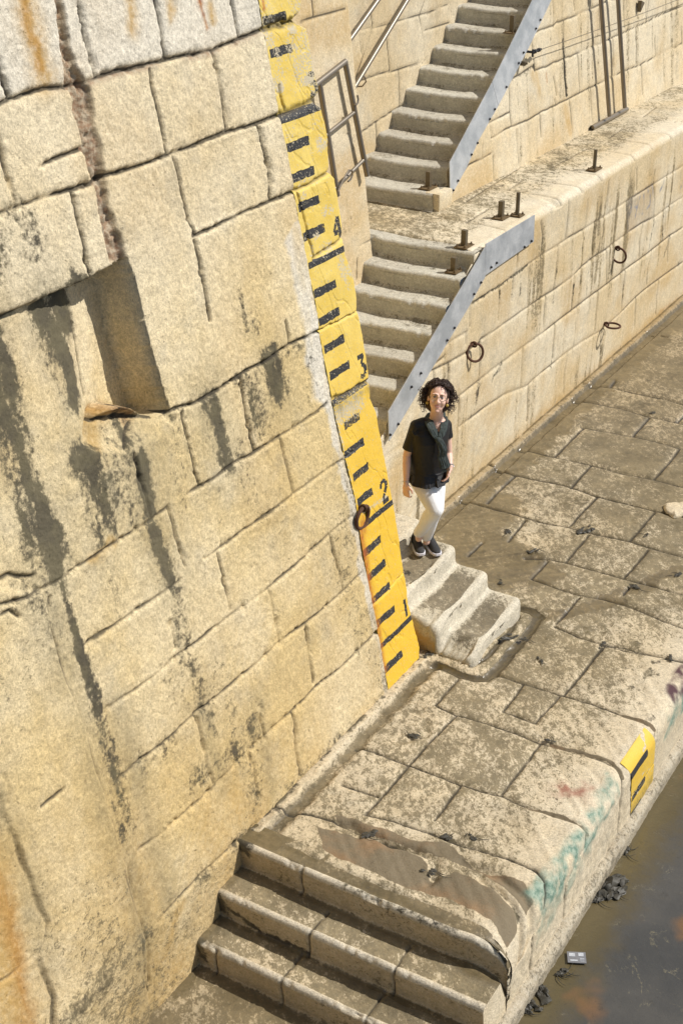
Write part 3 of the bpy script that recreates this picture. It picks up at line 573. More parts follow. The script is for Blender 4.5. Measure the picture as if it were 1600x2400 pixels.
    blk = np.maximum(blk, .8*sst(.5, .9, gr)*sst(-.1, .2, fbm(U*8, S*8, 3, 5))); blk = np.maximum(blk, .7*j*sst(-.1, .1, fbm(U*5, S*5, 3, 6)))
    blk = np.maximum(blk, .55*sst(.13, .24, fbm(U*5.5, S*9, 4, 7))*flat*sst(-.5, .6, U)); blk = np.maximum(blk, np.maximum(.45*ku, .66*kd)*flat*(.7+1.5*fbm(U*3, S*3, 3, 2))); blk = np.maximum(blk, .95*sst(.2, .6, ch)); blk = np.maximum(blk, .6*kc*flat*sst(.0, .2, fbm(U*9, S*12, 4, 3))*(S < .12)); blk = np.maximum(blk, .75*sst(.06, .0, S)*sm*flat*sst(-.15, .1, fbm(U*6, S*6, 3, 5)))
    tone = .2*bk+.5*fbm(U*.8, S*.9, 3, 1)
    drt = drt*(1+.26*bk)
    und = .0
    gm = (U > -.02) & 0
    wht = np.maximum(.15*sst(1.5, 1.9, S), 0)
    kb = kb*flat; jt = np.where(mud > .5, j*.25, j)
    o = gridmesh('quay_pavement', Pz, M_pave, dict(jt=jt, drt=drt, wet=wet, mud=mud, teal=tl, pur=pur, red=red, blk=blk, tone=tone, wht=wht, och=.18*mud+.25*far*flat+.2*sst(.3,.7,puddle)), flip=True)
    return tag(o, kind='structure')
PAVE = pave()
def plinth():
    us = seq([(-7, 4, .02), (4, 24, .08)]); prof = [(1.90, -.545), (2.0, -.54), (2.03, -.55), (2.045, -.57)]+[(2.05, -.59-.03*i) for i in range(7)]
    pr = np.array(prof); Wp, U = np.meshgrid(pr[:, 0], us); Zp = np.broadcast_to(pr[:, 1], U.shape).copy()
    d = .02*fbm(U*4, Zp*4+Wp*5, 4, 1)+.012*fbm(U*20, Wp*20+Zp*20, 3, 2)
    o = gridmesh('quay_plinth', np.stack([U, Wp+d, Zp+.4*d], -1), M_step, dict(drt=.45+.4*fbm(U*2, Wp*4, 3, 1), wet=.4*sst(-.56, -.62, Zp), tone=0*U-.1, och=.25+0*U), flip=True)
    return tag(o, kind='structure')
plinth()
# ================================================================== wet landing stage steps at the bottom
ST = [(-2.61, .0), (-2.885, -.215), (-3.15, -.43), (-3.42, -.645)]
def bottomsteps():
    pts = []; S = 0
    prof = []   # (u, z, kind) from the top nosing downwards
    for k in range(3):
        u0, z0 = ST[k]; u1, z1 = ST[k+1]; rn = .035
        if k == 0: prof += [(u0+.22-.02*i, z0+.001, 2.1) for i in range(10)]
        for a in np.linspace(0, math.pi/2, 7): prof.append((u0+rn-rn*math.sin(a), z0-rn+rn*math.cos(a)+(.001 if k == 0 else 0), 1-a/math.pi))
        for t in np.linspace(0, 1, 18)[1:]: prof.append((u0+.004*t+.012*t, z0-rn+(z1+.004-(z0-rn))*t, .1))
        if k < 2:
            for t in np.linspace(0, 1, 22)[1:-1]: prof.append((u0+.012+(u1+rn-u0-.012)*t, z1, 2+t))
    for t in np.linspace(0, 1, 60)[1:]: prof.append((ST[2][0]+.012-3.6*t**1.4, -.645, 2.5))
    pr = np.array(prof); ws = seq([(-.12, 1.975, .012)])
    s = np.concatenate([[0], np.cumsum(np.hypot(np.diff(pr[:, 0]), np.diff(pr[:, 1])))])
    Sg, Wd = np.meshgrid(s, ws); Ug = np.broadcast_to(pr[:, 0], Wd.shape).copy(); Zg = np.broadcast_to(pr[:, 1], Wd.shape).copy(); Kd = np.broadcast_to(pr[:, 2], Wd.shape)
    nx, ny = fbm(Wd*9, Sg*9, 4, 1), fbm(Wd*9+40, Sg*9, 4, 2)
    # straight stone joints across the treads and risers
    jl = []
    def cut(w0, sa, sb, lean=0.): jl.append(([(w0, sa), (w0+lean, sb)], 1.))
    s1 = .0; T1 = .48; T2 = s[np.argmin(np.abs(pr[:, 0]+2.885)+np.abs(pr[:, 1]+.25))]; T3 = s[np.argmin(np.abs(pr[:, 0]+3.15)+np.abs(pr[:, 1]+.46))]
    cut(.50, .18, .45); cut(.74, T1+.0, T2+.19, -.02); cut(.16, T3-.02, T3+.2); cut(.68, T2+.20, T3+.19); cut(1.35, T1, T2+.19); cut(1.3, T2+.2, T3+.2)
    j = pline(Wd+nx*.02, Sg+ny*.02, jl, .009)
    d = -.014*j+.008*fbm(Wd*3, Sg*3, 3, 3)+.005*fbm(Wd*12, Sg*12, 3, 4)
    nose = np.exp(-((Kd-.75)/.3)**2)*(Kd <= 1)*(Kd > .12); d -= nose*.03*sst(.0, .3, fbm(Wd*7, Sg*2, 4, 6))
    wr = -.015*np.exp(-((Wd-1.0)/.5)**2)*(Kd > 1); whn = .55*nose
    P = np.stack([Ug, Wd, Zg], -1); n = gridnormal(P); n = -n if n[5, 5, 2] < 0 else n
    n = blur(n[..., 0], 1)[..., None]*[1, 0, 0]+blur(n[..., 2], 1)[..., None]*[0, 0, 1]
    P = P+n*d[..., None]; P[..., 2] += wr
    top = (Ug > -2.64); P[..., 2] = np.where(top, np.minimum(P[..., 2], bigz(Wd, d)+np.clip(Zg, -1, 0)*1.0), P[..., 2])
    rc = np.interp(Wd, [1.6, 1.8, 1.975], [0, .02, .07])*top; P[..., 0] += rc*(Ug < -2.55)
    tread = (Kd > 1); drt = np.where(tread, .78+.5*fbm(Wd*2, Sg*3, 3, 1)+.25*(3-Kd)*(Kd < 3), .22+.6*fbm(Wd*2.5, Sg*6, 3, 4))
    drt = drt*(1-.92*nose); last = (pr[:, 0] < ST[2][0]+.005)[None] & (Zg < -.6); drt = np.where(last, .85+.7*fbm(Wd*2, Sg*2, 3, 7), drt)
    wet = np.where(tread, np.clip(.75*sst(2.55, 2.1, Kd)+.4*sst(.0, .2, fbm(Wd*2, Sg*4, 3, 3)), 0, 1), .15)+0*Wd; wet = np.where(last, .75, wet); wet *= (1-nose)
    left = sst(.16, .02, Wd); wet = np.maximum(wet, left*.8); blk = np.maximum(.9*left*sst(-.15, .1, fbm(Wd*8, Sg*5, 3, 2)), 0)
    blk = np.maximum(blk, .85*pline(Wd+nx*.1, Sg+ny*.1, [([(.1, T2+.1), (.35, T2+.17), (.72, T2+.2)], 1.), ([(.95, .12), (1.5, .16)], 1.6), ([(.3,.12),(.5,.1)],1.)], .035))
    mos = .5*pline(Wd+nx*.1, Sg+ny*.1, [([(.8, .15), (1.6, .2)], 1.)], .09)
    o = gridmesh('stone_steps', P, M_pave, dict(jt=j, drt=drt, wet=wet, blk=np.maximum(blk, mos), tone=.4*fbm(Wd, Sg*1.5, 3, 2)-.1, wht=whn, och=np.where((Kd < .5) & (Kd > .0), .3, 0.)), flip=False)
    tag(o, 'worn wide stone steps going down from the pavement into the muddy water', 'steps')
    # outer ends of the step stones
    Pe = P[-1]; K = 14; ts = np.linspace(0, 1, K)
    E_ = np.stack([np.stack([Pe[:, 0], Pe[:, 1]*0+P[-1, :, 1]+.012*math.sin(t*2), Pe[:, 2]*(1-t)+(-.72)*t], -1) for t in ts], 0)
    E_[..., 1] += .006*fbm(E_[..., 0]*12, E_[..., 2]*12, 3, 2)
    e = gridmesh('step_end', E_, M_pave, dict(drt=.1+0*E_[..., 0], tone=.1+0*E_[..., 0]), parent=o, flip=False)
    return o
bottomsteps()
# ================================================================== small flight that turns out of the wall
def sweepz(prof, xs, fn=None): pass
def outsteps():
    u0, u1 = .10, 1.06
    nos = [(.42, .155), (.105, .315), (-.215, .48)]; prof = []
    prof.append((-.62, .66, 2.)); prof.append((-1.1, .66, 2.))
    prof = [(-1.15, .645, 2.)]+[(-.62+0*t, .645, 2.) for t in [0]]
    rn = .045; cur = (-.59, .645)
    allp = [(-1.7, .645, 2.), (-1.1, .645, 2.), (-.8, .645, 2.)]
    nosall = [(-.56, .645)]+nos[::-1]
    for k, (w, z) in enumerate(nosall):
        zn = nosall[k+1][1] if k < 3 else -.06
        for a in np.linspace(0, math.pi/2, 8): allp.append((w-rn+rn*math.sin(a), z-rn+rn*math.cos(a), .5))
        rf = .035 if k < 3 else .0
        for t in np.linspace(0, 1, 10)[1:]: allp.append((w+.006*t, z-rn+(zn+rf-z+rn)*t, .1))
        if k < 3:
            for a in np.linspace(0, math.pi/2, 5)[1:]: allp.append((w+.006+rf-rf*math.cos(a), zn+rf-rf*math.sin(a), 1.2))
            wn = nosall[k+1][0]-rn
            for t in np.linspace(0, 1, 18)[1:-1]: allp.append((w+.006+rf+(wn-w-.006-rf)*t, zn, 2+t))
    pr = np.array(allp)
    ue = np.concatenate([np.full(22, u0), np.linspace(u0, u0+.05, 6)[1:], seq([(u0+.06, u1-.05, .012)]), np.linspace(u1-.045, u1, 6), np.full(16, u1)])
    capL = np.concatenate([np.linspace(1, .0, 22), np.zeros(len(ue)-22)]); capR = np.concatenate([np.zeros(len(ue)-16), np.linspace(.0, 1, 17)[1:]])
    cap = np.maximum(capL, capR)
    s = np.concatenate([[0], np.cumsum(np.hypot(np.diff(pr[:, 0]), np.diff(pr[:, 1])))])
    Sg, Ug = np.meshgrid(s, ue); Wd = np.broadcast_to(pr[:, 0], Ug.shape).copy(); Zg = np.broadcast_to(pr[:, 1], Ug.shape).copy(); Kd = np.broadcast_to(pr[:, 2], Ug.shape)
    cp = cap[:, None]
    # rounded arrises at both sides
    e = np.minimum(np.clip((Ug-u0)/.05, 0, 1), np.clip((u1-Ug)/.05, 0, 1)); rd = (1-np.sqrt(np.clip(1-(1-e)**2, 0, 1)))*.04
    # broken lower left corner
    br = .10*sst(.34, .1, Ug)*sst(-.25, .15, Wd)*np.clip(.7+fbm(Ug*0+Wd*7, Wd*5, 4, 2)*3, .2, 1.3)*(Kd > .05)
    Z2 = (Zg-rd-br*(1-cp))
    Z2 = np.where(cp > 0, (Zg-.045-br)*(1-cp)+(-.06)*cp, Z2)
    wear = -.050*np.exp(-((Ug-.52)/.27)**2)*np.clip((Kd > .3)*1., 0, 1)*(Wd < .45); Z2 += wear*(1-cp)
    W2 = Wd-.03*np.exp(-((Ug-.5)/.22)**2)*(Kd < 1.3)+.03*fbm(Ug*3.5, Wd*1.5, 3, 4)-.03*(1-e)**2
    dn = .010*fbm(Ug*5+Wd*3, Wd*5+Zg*5, 3, 1)+.006*fbm(Ug*18+Zg*18*cp, Wd*18+Zg*18, 4, 2)+.002*fbm(Ug*60, Wd*60+Zg*60, 2, 2)
    P = np.stack([Ug, W2, Z2], -1)
    P[..., 0] += np.where(capL[:, None] > 0, -2.2*dn+.03*cp*0+.05*np.clip(fbm(Wd*6, Zg*6*(1-cp)+cp*3, 4, 5), -.2, 1)*sst(.05, .4, cp), 0)+np.where(capR[:, None] > 0, dn, 0)
    P[..., 2] += dn*sst(1, 2, Kd)*(cp == 0); P[..., 1] += dn*(Kd < 1)
    tr = sst(1.6, 2.2, Kd)*(cp == 0)
    drt = tr*(.80+.5*fbm(Ug*4, Wd*4, 3, 4))*np.exp(-((Ug-.6)/.38)**4)+.12
    drt = np.maximum(drt, .75*tr*pline(Ug, Wd, [([(.25, -.45), (.6, -.42)], 1.)], .14))
    och = np.where(capL[:, None] > .12, .85*sst(.10, .3, cp+.3*fbm(Wd*8, Ug*0+cp*4, 3, 3)), 0)
    blk = .7*pline(Ug+.1*fbm(Ug*14, Wd*14, 3, 1), Wd+.1*fbm(Ug*14, Wd*14+5, 3, 1), [([(.25, .2), (.3, .28)], 1.), ([(.5,-.05),(.58,-.03)],.6), ([(.12, -.5), (.2, -.4)], 1.2)], .03)*tr
    M = gridmesh('worn_steps', P, M_worn, dict(drt=drt, och=och, blk=blk, tone=.35*fbm(Ug*3, Wd*3+Zg*3, 3, 2)+.15+.2*(Kd < 1), wht=.25*(1-tr)*(cp == 0)), flip=False)
    return tag(M, 'short flight of rounded, hollow worn steps standing on the wet pavement under the woman', 'steps')
outsteps()
# ================================================================== muddy harbour floor under a film of water
def mudfloor():
    t = NT('shallow_muddy_water'); a = t.noise(.9, 5, .6); b = t.noise(5, 6, .65); c = t.noise(40, 4, .7)
    ln = t.n('ShaderNodeVectorMath', operation='DOT_PRODUCT'); t.set(ln.inputs[0], t.tc); ln.inputs[1].default_value = tuple(WA); off = float(ORG@WA)
    dist = t.math('SUBTRACT', ln.outputs['Value'], off+2.05)
    al = t.math('MULTIPLY', t.ramp(t.math('ADD', dist, t.math('MULTIPLY', t.math('SUBTRACT', b, .5), .5)), .08, .42, 1, 0), .6)
    col = t.mix(t.ramp(a, .4, .62), (.098, .092, .080), (.070, .068, .062)); col = t.mix(al, col, (.135, .098, .028))
    ru = t.ramp(t.math('ADD', t.noise(1.7, 3, .5), t.math('MULTIPLY', b, .12)), .64, .76); col = t.mix(t.math('MULTIPLY', ru, .55), col, (.26, .13, .045))
    col = t.mix(t.math('MULTIPLY', t.ramp(c, .6, .72), .35), col, (.045, .042, .035))
    scum = t.math('MULTIPLY', t.ramp(t.math('ABSOLUTE', t.math('SUBTRACT', t.noise(1.3, 6, .7, dist=1.5), .5)), 0, .012, 1, 0), t.ramp(b, .5, .62)); col = t.mix(t.math('MULTIPLY', scum, .5), col, (.30, .26, .16))
    col = t.mix(t.math('MULTIPLY', t.ramp(t.noise(11, 7, .75), .58, .70), .4), col, (.055, .048, .036))
    wv = t.bump(t.math('ADD', t.noise(9, 4, .55, dist=.5), t.math('MULTIPLY', t.noise(45, 3, .6), .3)), .22, .02)
    m = t.out(col, t.ramp(b, .35, .65, .08, .30), wv, Specular_IOR_Level=.5)
    P = np.zeros((2, 2, 3)); P[0, :, 0] = -60; P[1, :, 0] = 160; P[:, 0, 1] = -60; P[:, 1, 1] = 160; P[..., 2] = -.668
    return tag(gridmesh('water', P, m, flip=False), kind='structure')
mudfloor()
# ================================================================== quay wall on the right with the ledge on top
c2 = lambda x, y: (1000+x/2.613, 400+y/2.613)
def pb(pts, wf=1.):
    o = []
    for p in pts: q = wl(*c2(*p), -1.1); o.append((q[0], q[2]))
    return (o, wf)
JB = [pb(p) for p in [
 [(300,800),(460,700),(550,625),(610,585),(700,520),(800,460),(870,410),(970,355),(1110,265),(1220,190),(1300,140),(1400,75),(1568,-30)],
 [(60,1110),(160,1040),(250,985)], [(330,1035),(440,965),(600,850),(730,760),(800,715),(890,650),(960,580),(1030,525),(1100,480),(1215,390),(1310,325),(1400,280),(1500,205),(1568,160)],
 [(0,1240),(130,1180),(250,1110),(330,1050)], [(320,1285),(430,1200),(590,1080),(720,985),(790,930),(870,870),(960,800),(1050,735),(1100,697),(1210,610),(1280,560),(1400,470),(1480,405),(1568,350)],
 [(60,1500),(200,1380),(320,1285)], [(200,1568),(370,1440),(480,1370),(610,1320),(700,1240),(850,1120),(960,1040),(1060,985),(1190,870),(1280,775),(1420,665),(1568,560)],
 [(0,1225),(110,1140)], [(700,310),(710,400),(700,515)], [(870,185),(862,300),(850,415)], [(985,180),(975,300),(970,350)], [(1115,60),(1105,160),(1100,250)], [(1395,0),(1385,60)], [(1285,-10),(1283,120)],
 [(560,500),(550,620)], [(440,705),(445,760),(435,915)], [(535,650),(530,700),(520,790)], [(628,590),(620,700),(615,825)], [(805,465),(795,600),(775,730)], [(262,830),(262,960)], [(325,1040),(330,1130),(320,1280)],
 [(730,760),(718,880),(712,965)], [(905,640),(890,760),(885,860)], [(1030,320),(1015,440),(1015,520)], [(1220,190),(1222,290),(1215,385)], [(1100,490),(1098,690)], [(1215,610),(1200,730),(1190,870)],
 [(1320,330),(1300,430),(1298,530)], [(1380,480),(1350,600),(1345,700)], [(1450,240),(1445,330),(1435,440)], [(1460,230),(1455,380)], [(1050,740),(1040,850),(1028,985)], [(860,1120),(840,1260),(838,1370)],
 [(590,1080),(580,1200),(575,1330)], [(785,935),(775,1060),(770,1150)], [(620,1320),(612,1530)], [(1280,780),(1270,950)], [(1420,670),(1405,780),(1400,880)], [(1545,560),(1535,700),(1525,770)], [(135,1180),(130,1300)], [(240,985),(240,1060)],
 [(1065,990),(1060,1130)], [(200,1390),(195,1568)], [(45,1230),(45,1300)], [(1075,1080),(1070,1150)], [(1385,60),(1392,170),(1385,300)], [(1480,400),(1470,560)], [(30,1500),(28,1700)]]]
EXPJ = [pb([(958,360),(950,540),(940,650),(915,850),(895,1080),(885,1200),(875,1310)], 1.1)]
def jledge():
    o = []
    for p in [[(0,255),(120,290),(300,320),(470,360),(640,390)], [(215,190),(380,215),(550,240)], [(240,315),(380,225)], [(380,105),(520,120),(700,150),(850,180),(870,190)], [(500,115),(580,55)], [(630,50),(780,75),(960,100),(985,130)], [(640,270),(690,300),(705,320)], [(230,195),(560,-20)]]:
        o.append(([tuple(gz(*c2(*q), 2.42)[:2]) for q in p], 1.))
    cA = lambda x, y: (1100+x/3.136, y/3.136)
    for p in [[(610,1225),(860,1090)], [(700,1060),(870,1090),(1080,1120),(1230,1145)], [(870,1090),(860,1095)], [(1020,1015),(1200,1040),(1380,1075)], [(1020,1015),(1130,940)], [(1180,855),(1270,860),(1370,785)], [(1270,860),(1480,895),(1568,890)], [(1120,960),(1350,975),(1500,985)], [(600,1225),(850,1270),(1020,1295)], [(1370,790),(1568,800)]]:
        o.append(([tuple(gz(*cA(*q), 2.42)[:2]) for q in p], .9))
    return o
JL = jledge()
def stairline(u): return 2.42-.178/.272*(2.97-u)
def wallB():
    us = seq([(.9, 9, .0155), (9, 24, .06)])
    r = .11; H = 2.42; base = -.05
    nb = 170; tb = np.linspace(0, 1, nb); arc = np.linspace(0, math.pi/2, 16)[1:]; top = seq([(.0, 1.0, .016), (1.0, 2.4, .1)])[1:]
    U = []; rowsW = []; rowsZ = []; rowsS = []; rowsT = []
    Ut = us[:, None]
    zt = np.minimum(H, np.maximum(stairline(Ut)-.11, .3)); zt = np.where(Ut < 3.02, zt, H); r = np.where(Ut < 3.02, .012, .085)
    Zf = base+(zt-r-base)*tb[None]; Wf = -1.1+0*Zf; Sf = Zf
    Za = zt-r+r*np.sin(arc)[None]; Wa_ = -1.1-r+r*np.cos(arc)[None]+0*Ut
    Zt = zt+0*top[None]; Wt = -1.1-r-top[None]+0*Ut
    Wd = np.hstack([Wf, Wa_, Wt]); Zd = np.hstack([Zf, Za, Zt]); Ug = np.broadcast_to(Ut, Wd.shape).copy()
    nW = np.concatenate([np.ones(nb), np.cos(arc), 0*top])[None]; nZ = np.concatenate([np.zeros(nb), np.sin(arc), 1+0*top])[None]
    isT = np.concatenate([np.zeros(nb), np.linspace(0, 1, len(arc)), 1+0*top])[None]+0*Ug
    nx, ny = fbm(Ug*8, Zd*8+Wd*8, 4, 1), fbm(Ug*8+30, Zd*8+Wd*8, 4, 2)
    hx, hy = fbm(Ug*30, Zd*30, 3, 6), fbm(Ug*30+9, Zd*30, 3, 7); bk = blocks(pline(Ug, Zd, JB, .022)*(1-isT), seed=9)*(isT < .1); jf = pline(Ug+nx*.007+hx*.010, Zd+ny*.007+hy*.010, JB, .0125)*(1-isT); je = pline(Ug+nx*.02, Zd+ny*.02, EXPJ, .006)*(1-isT)*sst(-.15, 0, fbm(Ug*0+1, Zd*9, 3, 1))
    jtp = pline(Ug+nx*.02, Wd+ny*.02, JL, .0135)*(isT > .05)
    flush = np.clip(.62+.9*sst(-.12, .18, fbm(Ug*1.3, Zd*2.2, 3, 5)), 0, 1)
    j = np.maximum(np.maximum(jf*flush, jtp*.8), je)
    jw = np.maximum(pline(Ug, Zd, JB, .035)*(1-isT), pline(Ug, Wd, JL, .04)*(isT > .05))
    disp = -.018*j-.003*jw+.004*bk+.012*fbm(Ug*1.5, Zd*1.5+Wd*1.5, 3, 3)+.004*fbm(Ug*12, Zd*12+Wd*12, 4, 4)
    disp -= .06*np.exp(-((Ug-4.98)/.06)**2-((Wd+1.15)/.09)**2)*(isT > .0)
    P = np.stack([Ug, Wd+disp*nW, Zd+disp*nZ], -1)
    P[..., 2] -= .035*sst(3.17, 3.12, Ug)*(Wd < -1.22)
    keep = ~((Ug < 3.02) & (Wd < -1.114)) & ~((Ug < 3.12) & (Wd < -1.24))
    str_ = pline(Ug+.02*nx, Zd+.05*ny, [pb(p, w) for p, w in [([(450,710),(440,820)], .6), ([(530,650),(520,790)], .6), ([(575,640),(570,760)], .5), ([(800,470),(790,640),(770,800)], .7), ([(1030,320),(1000,520),(970,760)], .6), ([(1150,540),(1110,640)], .3), ([(900,700),(885,860)], .5),
        ([(1040,760),(1030,960)], .5), ([(1210,640),(1195,800)], .5), ([(1400,250),(1350,500),(1330,640)], .5), ([(1490,400),(1440,560)], .6), ([(1200,1000),(1180,1100)], .3), ([(770,1060),(760,1200)], .5), ([(460,1180),(400,1280)], .6), ([(320,1300),(280,1500)], 1.), ([(1450,230),(1440,430)], .6), ([(950,380),(965,420)], .5)]], .05)*(1-isT)
    drip = sst(.03, .25, fbm(Ug*9, Zd*.6, 5, 6))*(1-isT)*sst(2.5, 1.9, Zd)*(.12+.75*sst(-.05, .25, fbm(Ug*1.1+5, Zd*.6, 2, 3)))
    blk = np.clip(str_*.55*np.clip(.8+fbm(Ug*25, Zd*3, 3, 2)*2, 0, 1.3), 0, 1)
    blk = np.maximum(blk, .75*pline(Ug+nx*.03, Zd+ny*.03, [pb([(275,810),(460,695),(530,645),(620,580)], 1.)], .02)*(1-isT))
    blk = np.maximum(blk, .75*pline(Ug+.2*nx, Wd+.2*ny, [([(6.9, -1.75), (6.2, -1.72), (5.9, -1.6)], 1.), ([(5.2, -1.9), (5.8, -1.8)], .7)], .06)*(isT > .9)*sst(-.05, .1, fbm(Ug*9, Wd*9, 3, 2)))
    och = np.clip(.06+.42*sst(.0, .3, fbm(Ug*1.4, Zd*1.8, 3, 3))+.35*drip+.35*sst(.15, -.02, Zd), 0, .7)*(1-isT)
    rst = .35*pline(Ug+.03*nx, Zd, [pb([(1420,870),(1568,770)], 1.)], .03)
    drt = np.maximum(drip*1.0, 0)+isT*(.50+.6*fbm(Ug*1.2, Wd*2, 3, 3))*sst(-1.28, -1.5, Wd)
    drt = np.where((isT > .9) & (Ug < 4.6), drt+.12, drt)
    gpoly = lambda L: blur(inpoly(Ug+nx*.02, Zd+ny*.02, pb(L)[0]), 1)*(1-isT)
    thr = np.clip(.42+fbm(Ug*22, Zd*9, 3, 5)*2.4, 0, 1)
    blue = .16*gpoly([(1222,185),(1385,70),(1392,290),(1225,385)])
    gl = [[(1245,255),(1262,215),(1275,190)], [(1270,290),(1285,240),(1300,170),(1310,150)], [(1262,215),(1290,230)], [(1325,150),(1330,200),(1322,240)], [(1350,120),(1368,160),(1362,215),(1345,230)], [(1285,270),(1320,262)], [(1425,120),(1445,80)], [(1440,100),(1450,60)], [(1380,90),(1384,150)], [(1555,100),(1568,60)], [(1240,215),(1250,230)]]
    blue = np.maximum(blue, .8*pline(Ug+nx*.03, Zd+ny*.03, [pb(g, 1.) for g in gl], .022)*thr)
    tone = .30*bk+.55*fbm(Ug*.9, Zd*1.5+Wd, 3, 1)+.2*fbm(Ug*4, Zd*4, 2, 2)+.2*(isT > .3)
    wet = .3*sst(2., 5, Ug-3.5)*(isT > .95)*sst(-1.35, -1.7, Wd)*sst(-.1, .2, fbm(Ug, Wd*2, 2, 2))
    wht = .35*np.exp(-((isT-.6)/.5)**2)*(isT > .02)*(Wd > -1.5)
    o = gridmesh('quay_wall', P, M_wallB, dict(jt=j, drt=drt, blk=blk, och=och, rst=rst, blue=blue, tone=tone, wet=wet, wht=wht), keep=keep, flip=False)
    return tag(o, 'cream stone quay wall with iron rings, a broad ledge on top and faded blue paint marks', 'wall')
wallB()
# ================================================================== upper wall behind the ledge
cA = lambda x, y: (1100+x/3.136, y/3.136)
c3b = lambda x, y: (800+x/1.96, y/1.96)
BA = .10
def pa(pts, f=cA, wf=1.):
    o = []
    for p in pts: q = wl(*f(*p), -2.04, BA, 2.42); o.append((q[0], q[2]))
    return (o, wf)
def wallA():
    J = [pa(p) for p in [[(440,265),(540,215),(620,190),(640,165),(760,125),(905,60),(1000,15)], [(1000,-20),(1060,0)], [(140,905),(230,860),(300,825),(310,930)], [(290,590),(380,545),(460,490),(480,525),(560,490),(690,435),(760,410),(860,360),(970,315),(1070,265),(1130,240),(1220,200),(1300,165),(1360,130),(1440,95),(1568,45)],
     [(160,1020),(310,930),(420,890),(520,830),(640,770),(720,735),(810,685),(940,620),(1040,570),(1140,520),(1260,475),(1400,400),(1568,320)], [(0,1215),(90,1170),(160,1130)], [(610,0),(618,100),(618,200)], [(690,150),(690,300),(700,430),(705,560),(715,700)], [(455,260),(470,400),(480,520)],
     [(290,600),(300,720),(300,830)], [(150,905),(160,1020)], [(795,400),(805,560),(810,680)], [(625,730),(635,770)], [(890,660),(900,905)], [(950,60),(960,310)], [(1050,290),(1055,400),(1060,550)], [(1130,0),(1135,200)], [(1220,205),(1222,330),(1222,470)],
     [(1360,280),(1365,420)], [(1260,480),(1270,700)], [(1295,0),(1298,160)], [(1440,0),(1445,90)], [(345,960),(365,1220)], [(520,840),(530,1010)], [(735,740),(755,1000)], [(175,1150),(180,1320)], [(95,1060),(95,1170)], [(1420,400),(1425,600)], [(1555,200),(1560,330)], [(765,0),(770,80)], [(870,0),(872,60)], [(620,560),(640,700)], [(-60,1300),(0,1215)], [(1300,160),(1320,-10)]]]
    EX = [pa([(690,300),(700,430),(705,560),(715,700)], cA, 2.2), pa([(470,480),(485,530)], cA, 1.8)]
    us = seq([(4.31, 12, .0155), (12, 24, .08)]); zb = 2.36; tt = np.linspace(0, 1, 190)
    Ut = us[:, None]; zt = np.minimum(2.60+(Ut-4.06)*.593, 6.6); Z = zb+(zt-zb)*tt[None]; U = Ut+0*Z
    nx, ny = fbm(U*8, Z*8, 4, 1), fbm(U*8+30, Z*8, 4, 2)
    j = pline(U+nx*.02, Z+ny*.02, J, .0125); je = pline(U+nx*.06, Z+ny*.05, EX, .014); fl = np.clip(.5+1.1*sst(-.12, .15, fbm(U*1.2, Z*2, 3, 4)), 0, 1); j = np.maximum(j*fl, je)
    d = -.014*j-.004*pline(U, Z, J, .035)+.016*fbm(U*1.5, Z*1.5, 3, 2)+.0045*fbm(U*12, Z*12, 4, 3)
    P = np.stack([U, -2.04-BA*(Z-2.42)+d, Z], -1)
    drip = sst(.04, .26, fbm(U*9, Z*.6, 5, 5)); bk = blocks(pline(U, Z, J, .022), seed=4)
    blk = .8*je+.6*pline(U+nx*.1, Z+ny*.1, [pa([(300,590),(460,500)]), pa([(700,430),(720,700)])], .03)*.7
    och = np.clip(.05+.4*sst(.0, .3, fbm(U*1.2, Z*1.6, 3, 3))+.5*pline(U+nx*.05, Z, [pa([(490,530),(510,680)], cA, 1.), pa([(700,800),(740,960)], cA, 1.4), pa([(460,540),(480,600)])], .06), 0, .75)
    rst = .7*pline(U+nx*.03, Z, [pa([(560,540),(565,600)], cA, .6)], .03)
    o = gridmesh('stone_wall', P, M_wallB, dict(jt=j, blk=blk, och=och, rst=rst, tone=.32*bk+.6*fbm(U*.8, Z*1.3, 3, 6)+.2*fbm(U*4, Z*4, 2, 2), drt=.5*drip), flip=False)
    tag(o, 'cream block wall above the ledge with two pipes and a sloping steel strip along its top', 'wall')
wallA()
